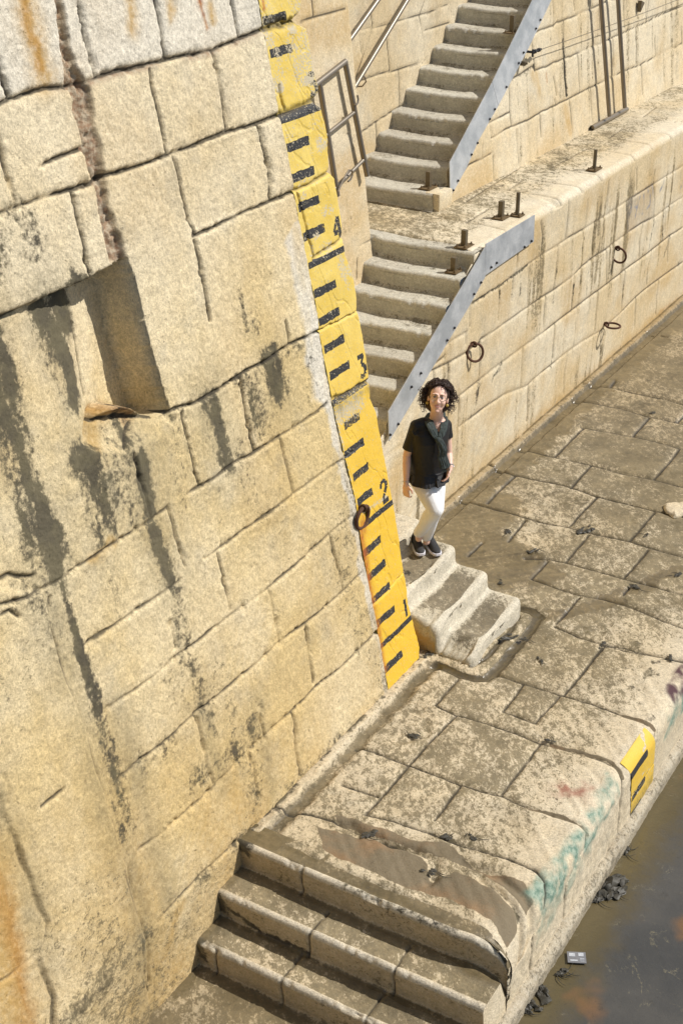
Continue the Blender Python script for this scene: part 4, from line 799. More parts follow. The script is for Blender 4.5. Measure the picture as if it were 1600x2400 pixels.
# ================================================================== walls on the far side of the stairs
def plainwall(name, label, u0, u1, z0, z1, w0, b, J, step, ret=0.):
    us = seq([(u0, u1, step)]); zs = seq([(z0, z1, step)]); Z, U = np.meshgrid(zs, us)
    Wd = w0-b*(Z-2.42); xs = Wd
    nx, ny = fbm(U*8, Z*8, 4, 1), fbm(U*8+30, Z*8, 4, 2)
    j = pline(U+nx*.02, Z+ny*.02, J, .014)*np.clip(.55+sst(-.12, .15, fbm(U*1.7, Z*2, 3, 4)), 0, 1)
    d = -.013*j+.014*fbm(U*1.5, Z*1.5, 3, 2)+.004*fbm(U*12, Z*12, 4, 3)
    P = np.stack([U, Wd+d, Z], -1); S0 = U
    if ret:
        k = 24; R_ = [P]; rr = .05; e = P[-1]
        add = np.stack([np.stack([e[:, 0]+rr*math.sin(a), e[:, 1]-rr+rr*math.cos(a), e[:, 2]], -1) for a in np.linspace(.2, math.pi/2, 7)]+[np.stack([e[:, 0]+rr, e[:, 1]-rr-q, e[:, 2]], -1) for q in np.linspace(.03, ret, 16)], 0)
        P = np.concatenate([P, add], 0); pad = len(add)
        f = lambda A: np.concatenate([A, np.repeat(A[-1:], pad, 0)], 0)
    else: f = lambda A: A
    och = np.clip(.08+.4*sst(.0, .3, fbm(U*1.2, Z*1.6, 3, 3)), 0, .5)
    blk = .25*sst(.16, .3, fbm(U*8, Z*3, 4, 6))
    o = gridmesh(name, P, M_wallB, dict(jt=f(j), och=f(och), blk=f(blk), tone=f(.6*fbm(U*.9, Z*1.2, 3, 5)), drt=f(.2*sst(.05, .3, fbm(U*6, Z*1, 3, 1)))), flip=False)
    return tag(o, label, 'wall')
c5b = lambda x, y: (600+x/3.136, y/3.136)
def pd(pts, w0, b): 
    o = []
    for p in pts: q = wl(*c5b(*p), w0, b, 2.42); o.append((q[0], q[2]))
    return (o, 1.)
JD = [pd(p, -2.15, .12) for p in [[(425,130),(620,75)], [(415,0),(425,130)], [(330,160),(425,130)], [(760,1800),(845,1765)], [(745,1900),(740,2050)], [(640,980),(700,990),(720,1060)], [(500,900),(560,900),(690,880)], [(620,75),(660,60)]]]
JE = [pd(p, -3.08, 0.) for p in [[(720,600),(800,580),(900,540),(1040,515),(1180,470),(1240,450)], [(1240,220),(1420,165)], [(1030,160),(1180,115),(1280,90),(1410,30)], [(840,60),(860,200)], [(960,290),(985,520)], [(1240,0),(1200,120),(1240,350)], [(1050,530),(1060,780)], [(1230,340),(1245,450)], [(770,980),(900,880),(980,830),(1080,770)], [(880,900),(890,1050)], [(720,220),(860,200),(1010,170)], [(760,260),(780,400)], [(860,200),(740,560)]]]
plainwall('stone_wall', 'plain cream wall face behind the yellow gauge, carrying the railing frame', -.4, 2.87, -.1, 7.2, -2.15, .12, JD, .02, ret=1.6)
plainwall('stone_wall', 'cream side wall of the upper staircase with two handrails', 2.6, 12., 2.3, 8., -3.08, 0., JE, .02)
# ================================================================== the two main flights
def flight(name, label, nos, wl_, wr, rise, lead, tail, mat=None, cap=False, bat=0.):
    """nos: list of (u,z) nosings, top first; treads run back from each nosing"""
    prof = [(nos[0][0]+lead, nos[0][1], 2.9)]; rn = .04; rf = .02
    for t in np.linspace(0, 1, 12)[1:]: prof.append((nos[0][0]+lead+(rn-lead)*t, nos[0][1], 2.9-.9*t))
    for k, (u, z) in enumerate(nos):
        for a in np.linspace(0, math.pi/2, 7)[1:]: prof.append((u+rn-rn*math.sin(a), z-rn+rn*math.cos(a), .5))
        zn = z-rise
        for t in np.linspace(0, 1, 9)[1:]: prof.append((u+.012*t, z-rn+(zn+rf-z+rn)*t, .1))
        if k < len(nos)-1:
            un = nos[k+1][0]+rn
            for t in np.linspace(0, 1, 14)[:-1]: prof.append((u+.0-(u-un)*t, zn+rf*max(0, 1-t*12)**2, 3-t))
        else:
            for t in np.linspace(0, 1, 10)[1:]: prof.append((u-tail*t, zn, 2.5))
    pr = np.array(prof); s = np.concatenate([[0], np.cumsum(np.hypot(np.diff(pr[:, 0]), np.diff(pr[:, 1])))])
    ws = seq([(wl_, wr, .017)])
    if cap:
        ws2 = np.concatenate([ws, np.full(10, wr)]); cp = np.concatenate([0*ws, np.linspace(.1, 1, 10)])[:, None]
    else: ws2 = ws; cp = 0*ws[:, None]
    Sg, Wd = np.meshgrid(s, ws2); U = np.broadcast_to(pr[:, 0], Wd.shape).copy(); Z = np.broadcast_to(pr[:, 1], Wd.shape).copy(); K = np.broadcast_to(pr[:, 2], Wd.shape)
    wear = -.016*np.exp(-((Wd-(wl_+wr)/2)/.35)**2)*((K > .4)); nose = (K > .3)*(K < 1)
    d = .010*fbm(Wd*4, Sg*4, 3, 1)+.006*fbm(Wd*16, Sg*16, 4, 2)-nose*.012*sst(.05, .3, fbm(Wd*9, Sg*2, 3, 3))
    Z2 = Z+wear+d*(K > .3); U2 = U-d*(K < 1)
    zb = pr[:, 1].min()-.1
    if cap:
        rr = (np.clip((Wd-(wr-.05))/.05, 0, 1)); Z2 = Z2-.02*rr**2; Z2 = Z2*(1-cp)+zb*cp*(cp > .1)+Z2*cp*(cp <= .1)
    P = np.stack([U2, Wd-bat*np.clip(Z-2.42, 0, 9)*(Wd-wl_)/(wr-wl_), Z2], -1)
    tr = sst(1.5, 2.1, K)
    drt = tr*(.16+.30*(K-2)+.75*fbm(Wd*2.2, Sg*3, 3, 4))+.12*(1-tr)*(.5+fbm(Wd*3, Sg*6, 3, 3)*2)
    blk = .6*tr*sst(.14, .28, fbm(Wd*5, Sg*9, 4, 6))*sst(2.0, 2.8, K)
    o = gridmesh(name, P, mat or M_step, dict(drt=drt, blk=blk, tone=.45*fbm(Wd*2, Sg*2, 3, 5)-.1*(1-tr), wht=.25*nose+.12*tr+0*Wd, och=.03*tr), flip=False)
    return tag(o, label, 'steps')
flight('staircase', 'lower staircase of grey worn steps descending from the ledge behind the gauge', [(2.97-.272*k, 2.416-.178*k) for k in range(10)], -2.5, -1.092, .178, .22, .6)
up_n = [(4.055+.3*k+(0 if k else -.07), 2.42+.178*(k+1)) for k in range(14)][::-1]
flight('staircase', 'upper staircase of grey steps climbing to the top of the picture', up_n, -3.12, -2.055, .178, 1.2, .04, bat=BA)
def firststep():   # square end block of the lowest upper step, standing past the wall
    m = MB(); a = W3(4.14, -2.12, 2.5); m.box(W3(4.155, -2.085, 2.503), UA, WA, ZA, .30, .19, .19, .03)
    o = m.build('stone_block', M_wallB); tag(o, 'pale chipped stone block ending the lowest step of the upper staircase', 'block')
firststep()
# ================================================================== second gauge on the edge of the pavement
def edge_gauge():
    r = .13; us = np.linspace(0, 1, 100); arc = np.linspace(.32, math.pi/2, 16); dn = np.linspace(.012, .41, 70)
    Wp = np.concatenate([EDGE-r+r*np.sin(arc), np.full(len(dn), EDGE)]); Zp = np.concatenate([-r+r*np.cos(arc), -r-dn])
    Sp = np.concatenate([EDGE-r+r*arc, EDGE-r+r*math.pi/2+dn]); Nw = np.concatenate([np.sin(arc), dn*0+1]); Nz = np.concatenate([np.cos(arc), dn*0])
    S, T = np.meshgrid(Sp, us); z = np.broadcast_to(Zp, S.shape); e = .012*fbm(S*18, S*0+2, 3, 2)
    U = -.47+e-.22*z+T*(.50+.02*z)
    j = pline(U, S, [([(-.8, EDGE+.26), (.4, EDGE+.30)], .6)], .0115)
    d = .012*fbm(U*1.4, S*1.4, 3, 3)+.005*fbm(U*11, S*11, 3, 4)+.005-.006*j
    P = np.stack([U, Wp+d*Nw, z+d*Nz], -1)
    ink = np.zeros(U.shape)
    for a, b in (((1325, 622), (1397, 540)), ((1330, 725), (1385, 650)), ((1318, 812), (1366, 748))):
        A_, B_ = wl(*c8(*a), EDGE), wl(*c8(*b), EDGE)
        ink[(np.abs(z-(A_[2]+B_[2])/2+.008*fbm(U*20, S*20, 3, 2)) < .030) & (U > A_[0]) & (U < B_[0]+.02)] = 1
    worn = np.where(z < -.30, .1, .0)+0*U
    g = gridmesh('tide_gauge', P, M_yel, dict(ink=ink, worn=worn, chip=.2*(z < -.2)+.1+0*U, low=.7+0*U, jt=j, blk=.6*sst(-.40, -.5, z)+0*U), flip=True)
    tag(g, 'small yellow painted gauge with three black bars on the pavement edge above the water', 'gauge')
edge_gauge()
# ================================================================== galvanised strips
def plate(parent, pts, w0, b, thick=.008):
    m = MB(); P = [W3(q[0], q[1]+.02, q[2]) for q in (wl(x, y, w0, b, 2.42) for x, y in pts)]
    n = (Vector(WA)+Vector(ZA)*b).normalized()*thick
    return m.prism(P, n).build('steel_plate', M_galv, parent, smooth=False)
def bolts(parent, pts, w0, b):
    for x, y in pts:
        q = wl(x, y, w0, b, 2.42); m = MB(); c = W3(q[0], q[1]+.032, q[2]); m.tube([c, c+Vector(WA)*.014], .009, 6); m.tube([c, c+Vector(WA)*.004], .014, 10)
        m.build('bolt', M_bolt, parent)
D_ = 1600/1568.
dd = lambda L_: [(x*D_, y*D_) for x, y in L_]
def kick():
    q = wl(905, 1000, -1.09)
    t = thing('steel_strip', 'galvanised steel strip bolted along the edge of the lower staircase above the woman', 'strip', W3(q[0], q[1], q[2]))
    plate(t, dd([(885, 945), (1108, 566), (1108, 634), (1072, 700), (887, 1012)]), -1.09, 0)
    plate(t, [c3b(650, 1120), c3b(875, 985), c3b(870, 1108), c3b(648, 1262)], -1.09, 0)
    bolts(t, [c3b(625, 1295), c3b(593, 1348), c3b(503, 1503), c3b(470, 1560), c3b(672, 1225), c3b(697, 1205), c3b(825, 1132), c3b(857, 1105), (906, 1017), (925, 992), (956, 905), (978, 873)], -1.09, 0)
    q = wl(*c3b(487, 905), -2.03, BA, 2.42)
    t = thing('steel_strip', 'galvanised steel strip rising along the upper wall beside the upper staircase', 'strip', W3(q[0], q[1], q[2]))
    plate(t, [c3b(485, 745), c3b(680, 378), c3b(708, 486), c3b(620, 640), c3b(560, 775), c3b(488, 905)], -2.03, BA)
    plate(t, [c3b(681, 376), c3b(865, 0), c3b(930, -135), c3b(1020, -135), c3b(952, 0), c3b(850, 215), c3b(709, 484)], -2.03, BA)
    bolts(t, [c3b(499, 872), c3b(521, 828), c3b(583, 708), c3b(611, 655), c3b(667, 545), c3b(690, 500), c3b(743, 398), c3b(800, 288), c3b(822, 240), c3b(879, 130), c3b(899, 90)], -2.03, BA)
kick()
# ================================================================== posts, stubs
def post(u, w, z, h, label, square=False, rx=.02, plate_=(.20, .12), rot=0.):
    t = thing('square_stub' if square else 'steel_post', label, 'stub' if square else 'post', W3(u, w, z))
    a = Vector(UA)*math.cos(rot)+Vector(WA)*math.sin(rot); b = -Vector(UA)*math.sin(rot)+Vector(WA)*math.cos(rot)
    c = W3(u, w, z+.006)
    MB().box(c, a, b, ZA, plate_[0], plate_[1], .012, .002).build('base_plate', M_rustplate, t, False)
    if square: MB().box(W3(u, w, z+.01+h/2), a, b, ZA, .05, .05, h, .004).build('tube', M_post, t, False)
    else:
        m = MB(); m.tube([W3(u, w, z+.01), W3(u, w, z+h)], rx, 14, cap=False); m.tube([W3(u, w, z+h), W3(u, w, z+.1)], rx*.8, 14, cap=True)
        m.build('tube', M_post, t)
    for sx in (-1, 1):
        for sy in (-1, 1):
            q = c+a*sx*plate_[0]*.38+b*sy*plate_[1]*.32; m = MB(); m.tube([q, q+Vector(ZA)*.028], .007, 6); m.tube([q, q+Vector(ZA)*.014], .013, 6); m.build('bolt', M_rustplate, t)
    return t
post(6.36, -1.27, 2.425, .22, 'lone round steel post on a bolted plate, farthest along the ledge edge')
post(4.27, -1.25, 2.425, .235, 'round steel post at the end of the short steel strip on the ledge', plate_=(.12, .12))
post(4.12, -1.36, 2.425, .16, 'square rusty stub just behind the round post at the strip end', True, plate_=(.18, .13))
post(3.10, -1.26, 2.42, .15, 'square rusty stub on the ledge corner at the top of the lower staircase', True, plate_=(.18, .13))
post(2.86, -1.24, 2.245, .13, 'square stub half hidden behind the steel strip, one step down from the ledge', True, plate_=(.15, .12))
post(4.16, -2.20, 2.60, .16, 'square rusty stub on the lowest step of the upper staircase', True, plate_=(.20, .13))
q = wl(*c3b(782, 150), -2.24, .0); post(q[0], -2.24, q[2], .17, 'square rusty stub high on the upper staircase behind the steel strip', True, plate_=(.2, .13))
# ================================================================== mooring rings
def ring(eye, out, down, side, label, Rr=.088, r=.0125, wall_n=WA, group='mooring rings on the walls'):
    """down: direction from the eye to the far side of the ring; side: second axis of the ring plane"""
    t = thing('mooring_ring', label, 'ring', eye, None)
    n = Vector(wall_n).normalized(); e = Vector(eye)
    m = MB(); m.tube([e-n*.03, e+n*.012], .021, 10); 
    ec = e+n*.03; ax = Vector(down).normalized().cross(Vector(side).normalized())
    pl = [ec+(n*math.cos(a)+Vector(ZA)*math.sin(a))*.024 for a in [k*2*math.pi/14 for k in range(14)]]
    m.tube(pl, .010, 8, closed=True); m.build('eye_bolt', M_rust, t)
    d = Vector(down).normalized(); s_ = Vector(side).normalized(); c = ec+d*(Rr-.006)
    rnd = random.Random(hash(label) & 255)
    pts = [c+(d*math.cos(a)+s_*math.sin(a))*Rr*(1+.02*math.sin(3*a+1)) for a in [k*2*math.pi/36 for k in range(36)]]
    MB().tube(pts, r, 10, closed=True).build('ring', M_rust, t)
def wpos(px, py, w0, b=0.): q = wl(px, py, w0, b, 2.42 if b == BA else 0.); return W3(*q)
Zv = Vector(ZA); Uv = Vector(UA); Wv = Vector(WA)
ring(wpos(1104, 806, -1.095), WA, -Zv*.98+Wv*.16, Uv*.75+Wv*.5, 'rusty mooring ring hanging on the quay wall above the head of the woman')
ring(wpos(1441, 581, -1.095), WA, -Zv*.9+Wv*.18, Wv*.9+Uv*.15, 'rusty mooring ring hanging edge-on from its bolt, high on the quay wall')
ring(wpos(1415, 759, -1.095), WA, Wv*.95-Uv*.1, Uv, 'rusty mooring ring sticking straight out of the quay wall low near the pavement')
ring(wpos(843, 1190, .005, BC), WA, -Zv*.95+Wv*-.08, Uv, 'dark rusty mooring ring hanging on the left edge of the yellow gauge', Rr=.088, r=.015, wall_n=(Wv+Zv*BC))
# ================================================================== pipes and cable on the upper wall
def pipes():
    for a, b, lab in [((1407, 0), (1427, 272), 'left of two long brown pipes standing upright against the upper wall'), ((1447, 0), (1463, 252), 'right of two long brown pipes standing upright against the upper wall')]:
        p0 = np.array(wl(*a, -1.93, BA, 2.42)); p1 = np.array(wl(*b, -1.93, BA, 2.42)); dr = (p0-p1)/np.linalg.norm(p0-p1); p2 = p1+dr*4.2
        m = MB(); m.tube([W3(*p1), W3(*p0), W3(*p2)], .027, 14); o = m.build('pipe', M_rail); tag(o, lab, 'pipe')
    a = gz(1386, 300, 2.455); b = gz(1467, 256, 2.455); m = MB(); m.tube([W3(*a), W3(*b)], .032, 16, cap=False); m.tube([W3(*(a+.03*(b-a))), W3(*b)], .026, 16)
    tag(m.build('pipe', M_railw), 'short grey pipe lying on the ledge at the foot of two upright pipes', 'pipe')
    q = wl(*c3b(858, 238), -2.0, BA, 2.42)
    t = thing('cable', 'thin double wire stretched across the upper wall from an anchor beside the steel strip', 'cable', W3(*q))
    A_ = W3(*q)+Wv*.05; far = wl(1640, -22, -1.92, BA, 2.42); B_ = W3(*far); far2 = wl(1640, -30, -1.92, BA, 2.42)
    def sag(p, q_, s_): return [p.lerp(q_, k/20)-Zv*s_*4*(k/20)*(1-k/20) for k in range(21)]
    MB().tube(sag(A_, B_, .02), .004, 6).build('wire', M_rail, t)
    m = MB(); dr = (B_-A_).normalized(); m.tube([A_-Wv*.08, A_], .014, 8); m.tube([A_, A_+dr*.22], .013, 8); m.tube([A_+dr*.03, A_+dr*.07], .024, 8); m.tube([A_+dr*.14, A_+dr*.18], .022, 8); m.tube([A_-Zv*.05, A_+Zv*.03], .012, 8); m.build('turnbuckle', M_bolt, t)
    q = wl(*c3b(822, 289), -2.02, BA, 2.42); m = MB(); m.box(W3(*q)+Wv*.03, UA, WA, ZA, .05, .06, .05, .005); m.tube([W3(*q), W3(*q)+Wv*.08], .012, 8)
    tag(m.build('wall_bolt', M_post), 'small rusty bolt end in the upper wall right under the cable anchor', 'bolt')
    q = wl(*c3b(1365, 18), -2.02, BA, 2.42); m = MB(); m.prism([W3(*q)+Uv*-.05+Zv*.05, W3(*q)+Uv*.07+Zv*.01, W3(*q)-Uv*.05-Zv*.09], Wv*.05)
    tag(m.build('bracket', M_post, None, False), 'small triangular bracket on the upper wall at the wire, near the top right corner', 'bracket')
pipes()
# ================================================================== rails
def rails():
    hw = lambda x, y, w=-3.0: W3(*wl(x, y, w))
    for (a, b, lab) in [((820, 190), (935, 0), 'lower steel handrail climbing the side wall of the upper staircase'), ((795, 103), (868, 0), 'upper steel handrail, cut off by the wall face behind the gauge')]:
        p0 = hw(a[0]*D_, a[1]*D_); p1 = hw(b[0]*D_, b[1]*D_); dr = (p1-p0).normalized()
        st = p0-dr*(.35 if a[0] == 795 else .3)
        t = thing('handrail', lab, 'handrail', st)
        MB().tube([st, p1+dr*3.5], .024, 14).build('rail', M_railw, t)
        for k in ((.12,) if a[0] == 820 else ()):
            q = p0+dr*k; c = q-Zv*.02
            pts = [q, q+Wv*.03-Zv*.03, q+Wv*.03-Zv*.09+dr*.03, q-Zv*.12, q-Wv*.1-Zv*.13]; MB().tube(pts, .008, 8).build('bracket', M_rail, t)
    h2 = lambda x, y, w=-2.08: W3(*wl(x*D_, y*D_, w, .12, 2.42))
    t = thing('railing_frame', 'brown tubular railing frame with three rails fixed on the wall behind the gauge', 'railing', h2(842, 405))
    a, b = h2(792, 142), h2(843, 404)
    MB().tube([a, b], .026, 14).build('post', M_rail, t)
    c, d = h2(733, 188), h2(768, 408); l0 = h2(722, 120); MB().tube([c, d, d+(d-c)*.2], .026, 14).build('post', M_rail, t)
    MB().tube([a+(a-c).normalized()*.01, c, c+(c-a)*.5], .027, 14).ball(a, .027).build('rail', M_railw, t)
    for (p, q_) in [((812, 259), (755, 305)), ((834, 368), (765, 436))]:
        A_, B_ = h2(*p), h2(*q_); MB().tube([A_, B_, B_+(B_-A_)*.5], .018, 12).build('rail', M_railw, t)
    A_ = h2(787, 425); dr = (h2(810, 390)-A_).normalized()
    hk = [h2(*p, w=-2.03) for p in [(776, 440), (785, 420), (794, 402), (801, 391), (808, 392), (809, 402), (805, 412), (799, 417)]]
    MB().tube(hk, .009, 8).build('hook', M_rail, t)
    h3 = lambda x, y: W3(*wl(*c5b(x, y), -2.04, .12, 2.42)); hk = [h3(*p) for p in [(722, 768), (735, 772), (746, 755), (749, 730), (744, 700)]]
    MB().tube(hk, .009, 8).build('hook', M_rail, t)
rails()
# ================================================================== weed, litter, loose stone
def weedmat():
    t = NT('dark_wet_seaweed'); n = t.noise(60, 4, .6)
    return t.out(t.mix(n, (.018, .018, .014), (.085, .075, .055)), .55, t.bump(n, .5, .004))
M_weed = weedmat()
def weed(px, py, size, label, z=.008, seed=0, n=None, flat=.35):
    rnd = random.Random(seed); q = gz(px, py, z); c = W3(q[0], q[1], z); m = MB(); ax = rnd.uniform(0, 3.1)
    A_ = Vector((math.cos(ax), math.sin(ax), 0)); B_ = Vector((-A_.y, A_.x, 0))
    for k in range(n or 9):
        r0 = size*(.3+.5*rnd.random())*(.75 if k else 1.3); a = rnd.uniform(0, 6.28); p = c+A_*math.cos(a)*size*.95*rnd.random()+B_*math.sin(a)*size*.5*rnd.random()
        vs = bmesh.ops.create_icosphere(m.bm, subdivisions=2, radius=1.)['verts']; f1, f2, f3 = rnd.uniform(3, 6), rnd.uniform(0, 6), rnd.uniform(2, 5); asp = rnd.uniform(.35, .8); hh = .05+.12*flat*rnd.random()
        for v in vs:
            x, y, zz = v.co; th = math.atan2(y, x); g = 1+.28*math.sin(f1*th+f2)+.22*math.sin(f3*2*th+f2*2)+.12*math.sin(11*th+f3)
            v.co = p+(A_*x*g+B_*y*g*asp)*r0*.55+Zv*(max(zz, -.2)*r0*hh*2.2*(1+.5*math.sin(9*x+f2)*math.sin(8*y+f3))-.002)
    for k in range(2 if flat < 1 else 6):
        a = rnd.uniform(0, 6.28); d = rnd.uniform(0, 6.28); p = c+A_*math.cos(a)*size*.9+B_*math.sin(a)*size*.5; Ln = rnd.uniform(.04, .09)*(1+size*3)
        pts = [p+Vector((math.cos(d+.5*j/4), math.sin(d+.5*j/4), 0))*Ln*(j/5)+Zv*.002 for j in range(6)]; m.tube(pts, 0, 4, radii=[.002, .003, .003, .002, .0015, .001])
    o = m.build('seaweed_clump', M_weed); tag(o, label, 'seaweed', 'dark seaweed clumps left on the stones'); return o
WG = 'clump of dark wet seaweed '
for i, (px, py, s_, lab) in enumerate([(*c3(970, 890), .11, 'caught in the paving joint right of the woman'), (*c3(640, 1025), .10, 'on the wet slab right of the worn steps'), (*c3(490, 905), .06, 'small and alone beside the knees of the woman'),
    (*c3(1265, 1240), .07, 'by a joint near the right border'), (*c3(1340, 925), .05, 'on the slab left of the pale broken stone'), (*c3(1530, 1168), .06, 'flat on the bright slab at the right border'), (*c3(1490, 1675), .06, 'on the big pale slab nearest the corner with purple paint'),
    (*c3(690, 1690), .06, 'in a hollow of the slab below the channel bend'), (*c3(1080, 1590), .05, 'where two joints meet left of the big pale slab'), (*c3(450, 1215), .05, 'on the slab just right of the second worn step'), (*c3(1380, 175), .05, 'far off on the pavement by the upper right joints'),
    (*c4(1240, 1225), .09, 'lying across the channel around the worn steps'), (*c4(1370, 1245), .05, 'at the right bank of the channel around the steps'), (*c4(480, 1380), .08, 'packed in the corner between gauge foot and worn steps'), (*c4(300, 640), .05, 'on the worn steps against the yellow gauge'),
    (*c8(480, 905), .07, 'in the joint above the mud-filled groove'), (*c8(600, 900), .05, 'on the slab left of the teal painted edge'), (*c8(340, 440), .07, 'in the broken hollow of the slab near the wall'), (*c8(130, 885), .09, 'stretched inside the long mud groove'), (*c8(410, 1060), .06, 'at the broken end of the mud groove'), (*c8(945, 462), .05, 'in the joint near the middle of the landing slabs')]):
    weed(px, py, s_, WG+lab, seed=i+3, z=.012 if i != 14 else .50)
for i, (px, py, s_, lab) in enumerate([(*c8(1285, 950), .10, 'at the waterline below the small gauge'), (*c8(1225, 1140), .17, 'largest of the heaps in the water along the quay foot'), (*c8(1150, 1180), .10, 'against the plinth beside the largest heap'), (*c8(920, 1610), .10, 'in the water nearest the step ends'), (*c8(850, 1680), .10, 'in the bottom right water by the plinth foot'), (*c8(1010, 1530), .05, 'tiny, floating left of the printed card')]):
    weed(px, py, s_, 'heap of dark seaweed '+lab, z=-.655, seed=i+50, n=int(14+s_*150), flat=1.3)
def litter():
    q = gz(1350, 2245, -.655); c = W3(q[0], q[1], -.652)
    t = thing('printed_card', 'small printed card with little pictures floating on the muddy water', 'litter', c)
    a = (Uv*.45+Wv*.9).normalized(); b = Vector((-a.y, a.x, 0))
    MB().box(c, a, b, ZA, .125, .10, .006, .001).build('card', simple('grey_printed_card', (.20, .20, .21), .35, var=.2), t, False)
    wm = simple('pale_print', (.5, .52, .55), .4, var=.3, scale=90)
    m = MB()
    for (x, y, sx, sy) in [(-.03, .02, .04, .03), (.03, .025, .035, .03), (-.02, -.03, .05, .012), (.035, -.01, .03, .006), (.035, -.022, .03, .004), (.035, -.034, .03, .004)]: m.box(c+a*x+b*y+Zv*.0042, a, b, ZA, sx, sy, .002)
    m.build('print', wm, t, False)
    q = gz(1586, 1192, .03); m = MB(); bmesh.ops.create_icosphere(m.bm, subdivisions=3, radius=1.)
    rnd = random.Random(4)
    for v in m.bm.verts:
        v.co = Vector(world_of(np.array([q[0]+v.co.x*.16*(1+.15*math.sin(5*v.co.y)), q[1]+v.co.y*.12*(1+.2*math.sin(4*v.co.x+1)), .01+max(-.01, .05*min(.7, v.co.z*1.2))+.006*math.sin(9*v.co.x+7*v.co.y)])))
    tag(m.build('loose_stone', M_pave), 'pale loose flat stone lying on the pavement at the right border', 'stone')
litter()
# ================================================================== the woman on the steps
FEET = gz(1000, 1292, .48)
PW = W3(*FEET)
def J(px, py, d):
    """point seen at (px, py), d metres nearer to the camera than her feet; returned relative to her feet (x right, y away, z up)"""
    dx, dy = px-800, py-1200; r = Vector((dx, fpx*cT-dy*sT, -(fpx*sT+dy*cT)))/fpx
    t = (PW.y-d)/r.y; return Vector((0, 0, 6.5))+r*t-PW
class Body(MB):
    def cap(s, p, q, r0, r1, n=12):
        p, q = Vector(p), Vector(q); s.tube([p, p.lerp(q, .5), q], 0, n, radii=[r0, (r0+r1)/2, r1]); s.ball(p, r0, n); s.ball(q, r1, n); return s
    def chain(s, pts, rs, n=12):
        for (p, q, a, b) in zip(pts[:-1], pts[1:], rs[:-1], rs[1:]): s.cap(p, q, a, b, n)
        return s
    def ell(s, c, rx, ry, rz, X=(1, 0, 0), Y=(0, 1, 0), Z=(0, 0, 1), seg=18):
        q = bmesh.ops.create_uvsphere(s.bm, u_segments=seg, v_segments=12, radius=1.)
        M = Matrix((Vector(X)*rx, Vector(Y)*ry, Vector(Z)*rz)).transposed().to_4x4(); M.translation = Vector(c)
        bmesh.ops.transform(s.bm, matrix=M, verts=q['verts']); return s
    def loft(s, secs, n=40, fn=None):
        rings = []
        for i, (c, a, b, A, B) in enumerate(secs):
            c, A, B = Vector(c), Vector(A), Vector(B); R_ = []
            for k in range(n):
                th = 2*math.pi*k/n; f = fn(i, th) if fn else 1.
                ca, sa = math.cos(th), math.sin(th); e = .88
                R_.append(s.bm.verts.new(c+A*a*f*math.copysign(abs(ca)**e, ca)+B*b*f*math.copysign(abs(sa)**e, sa)))
            rings.append(R_)
        for r0, r1 in zip(rings[:-1], rings[1:]):
            for k in range(n): s.bm.faces.new((r0[k], r0[(k+1) % n], r1[(k+1) % n], r1[k]))
        s.bm.faces.new(rings[0][::-1]); s.bm.faces.new(rings[-1]); return s
    def skin(s, name, mat, parent, voxel=.005, smooth=4):
        bmesh.ops.translate(s.bm, verts=s.bm.verts, vec=PW)
        o = s.build(name, mat, parent)
        m = o.modifiers.new('remesh', 'REMESH'); m.mode = 'VOXEL'; m.voxel_size = voxel; m.use_smooth_shade = True
        if smooth: k = o.modifiers.new('smooth', 'SMOOTH'); k.factor = .5; k.iterations = smooth
        return o
    def put(s, name, mat, parent, smooth=True):
        bmesh.ops.translate(s.bm, verts=s.bm.verts, vec=PW); return s.build(name, mat, parent, smooth)
def skinmat():
    t = NT('skin'); n = t.noise(22, 4, .6)
    t.b.inputs['Subsurface Weight'].default_value = .12; t.b.inputs['Subsurface Scale'].default_value = .01; t.b.inputs['Subsurface Radius'].default_value = (1, .35, .2)
    return t.out(t.mix(n, (.74, .465, .36), (.84, .575, .46)), .48)
def cloth(name, c0, c1, sc=14, bump=.5, rough=.85):
    t = NT(name); n = t.noise(sc, 4, .55, vec=t.rotvec(.2, (1, 1, .35))); f = t.noise(220, 2, .6)
    return t.out(t.mix(n, c0, c1), rough, t.bump(t.math('ADD', n, t.math('MULTIPLY', f, .06)), bump, .02))
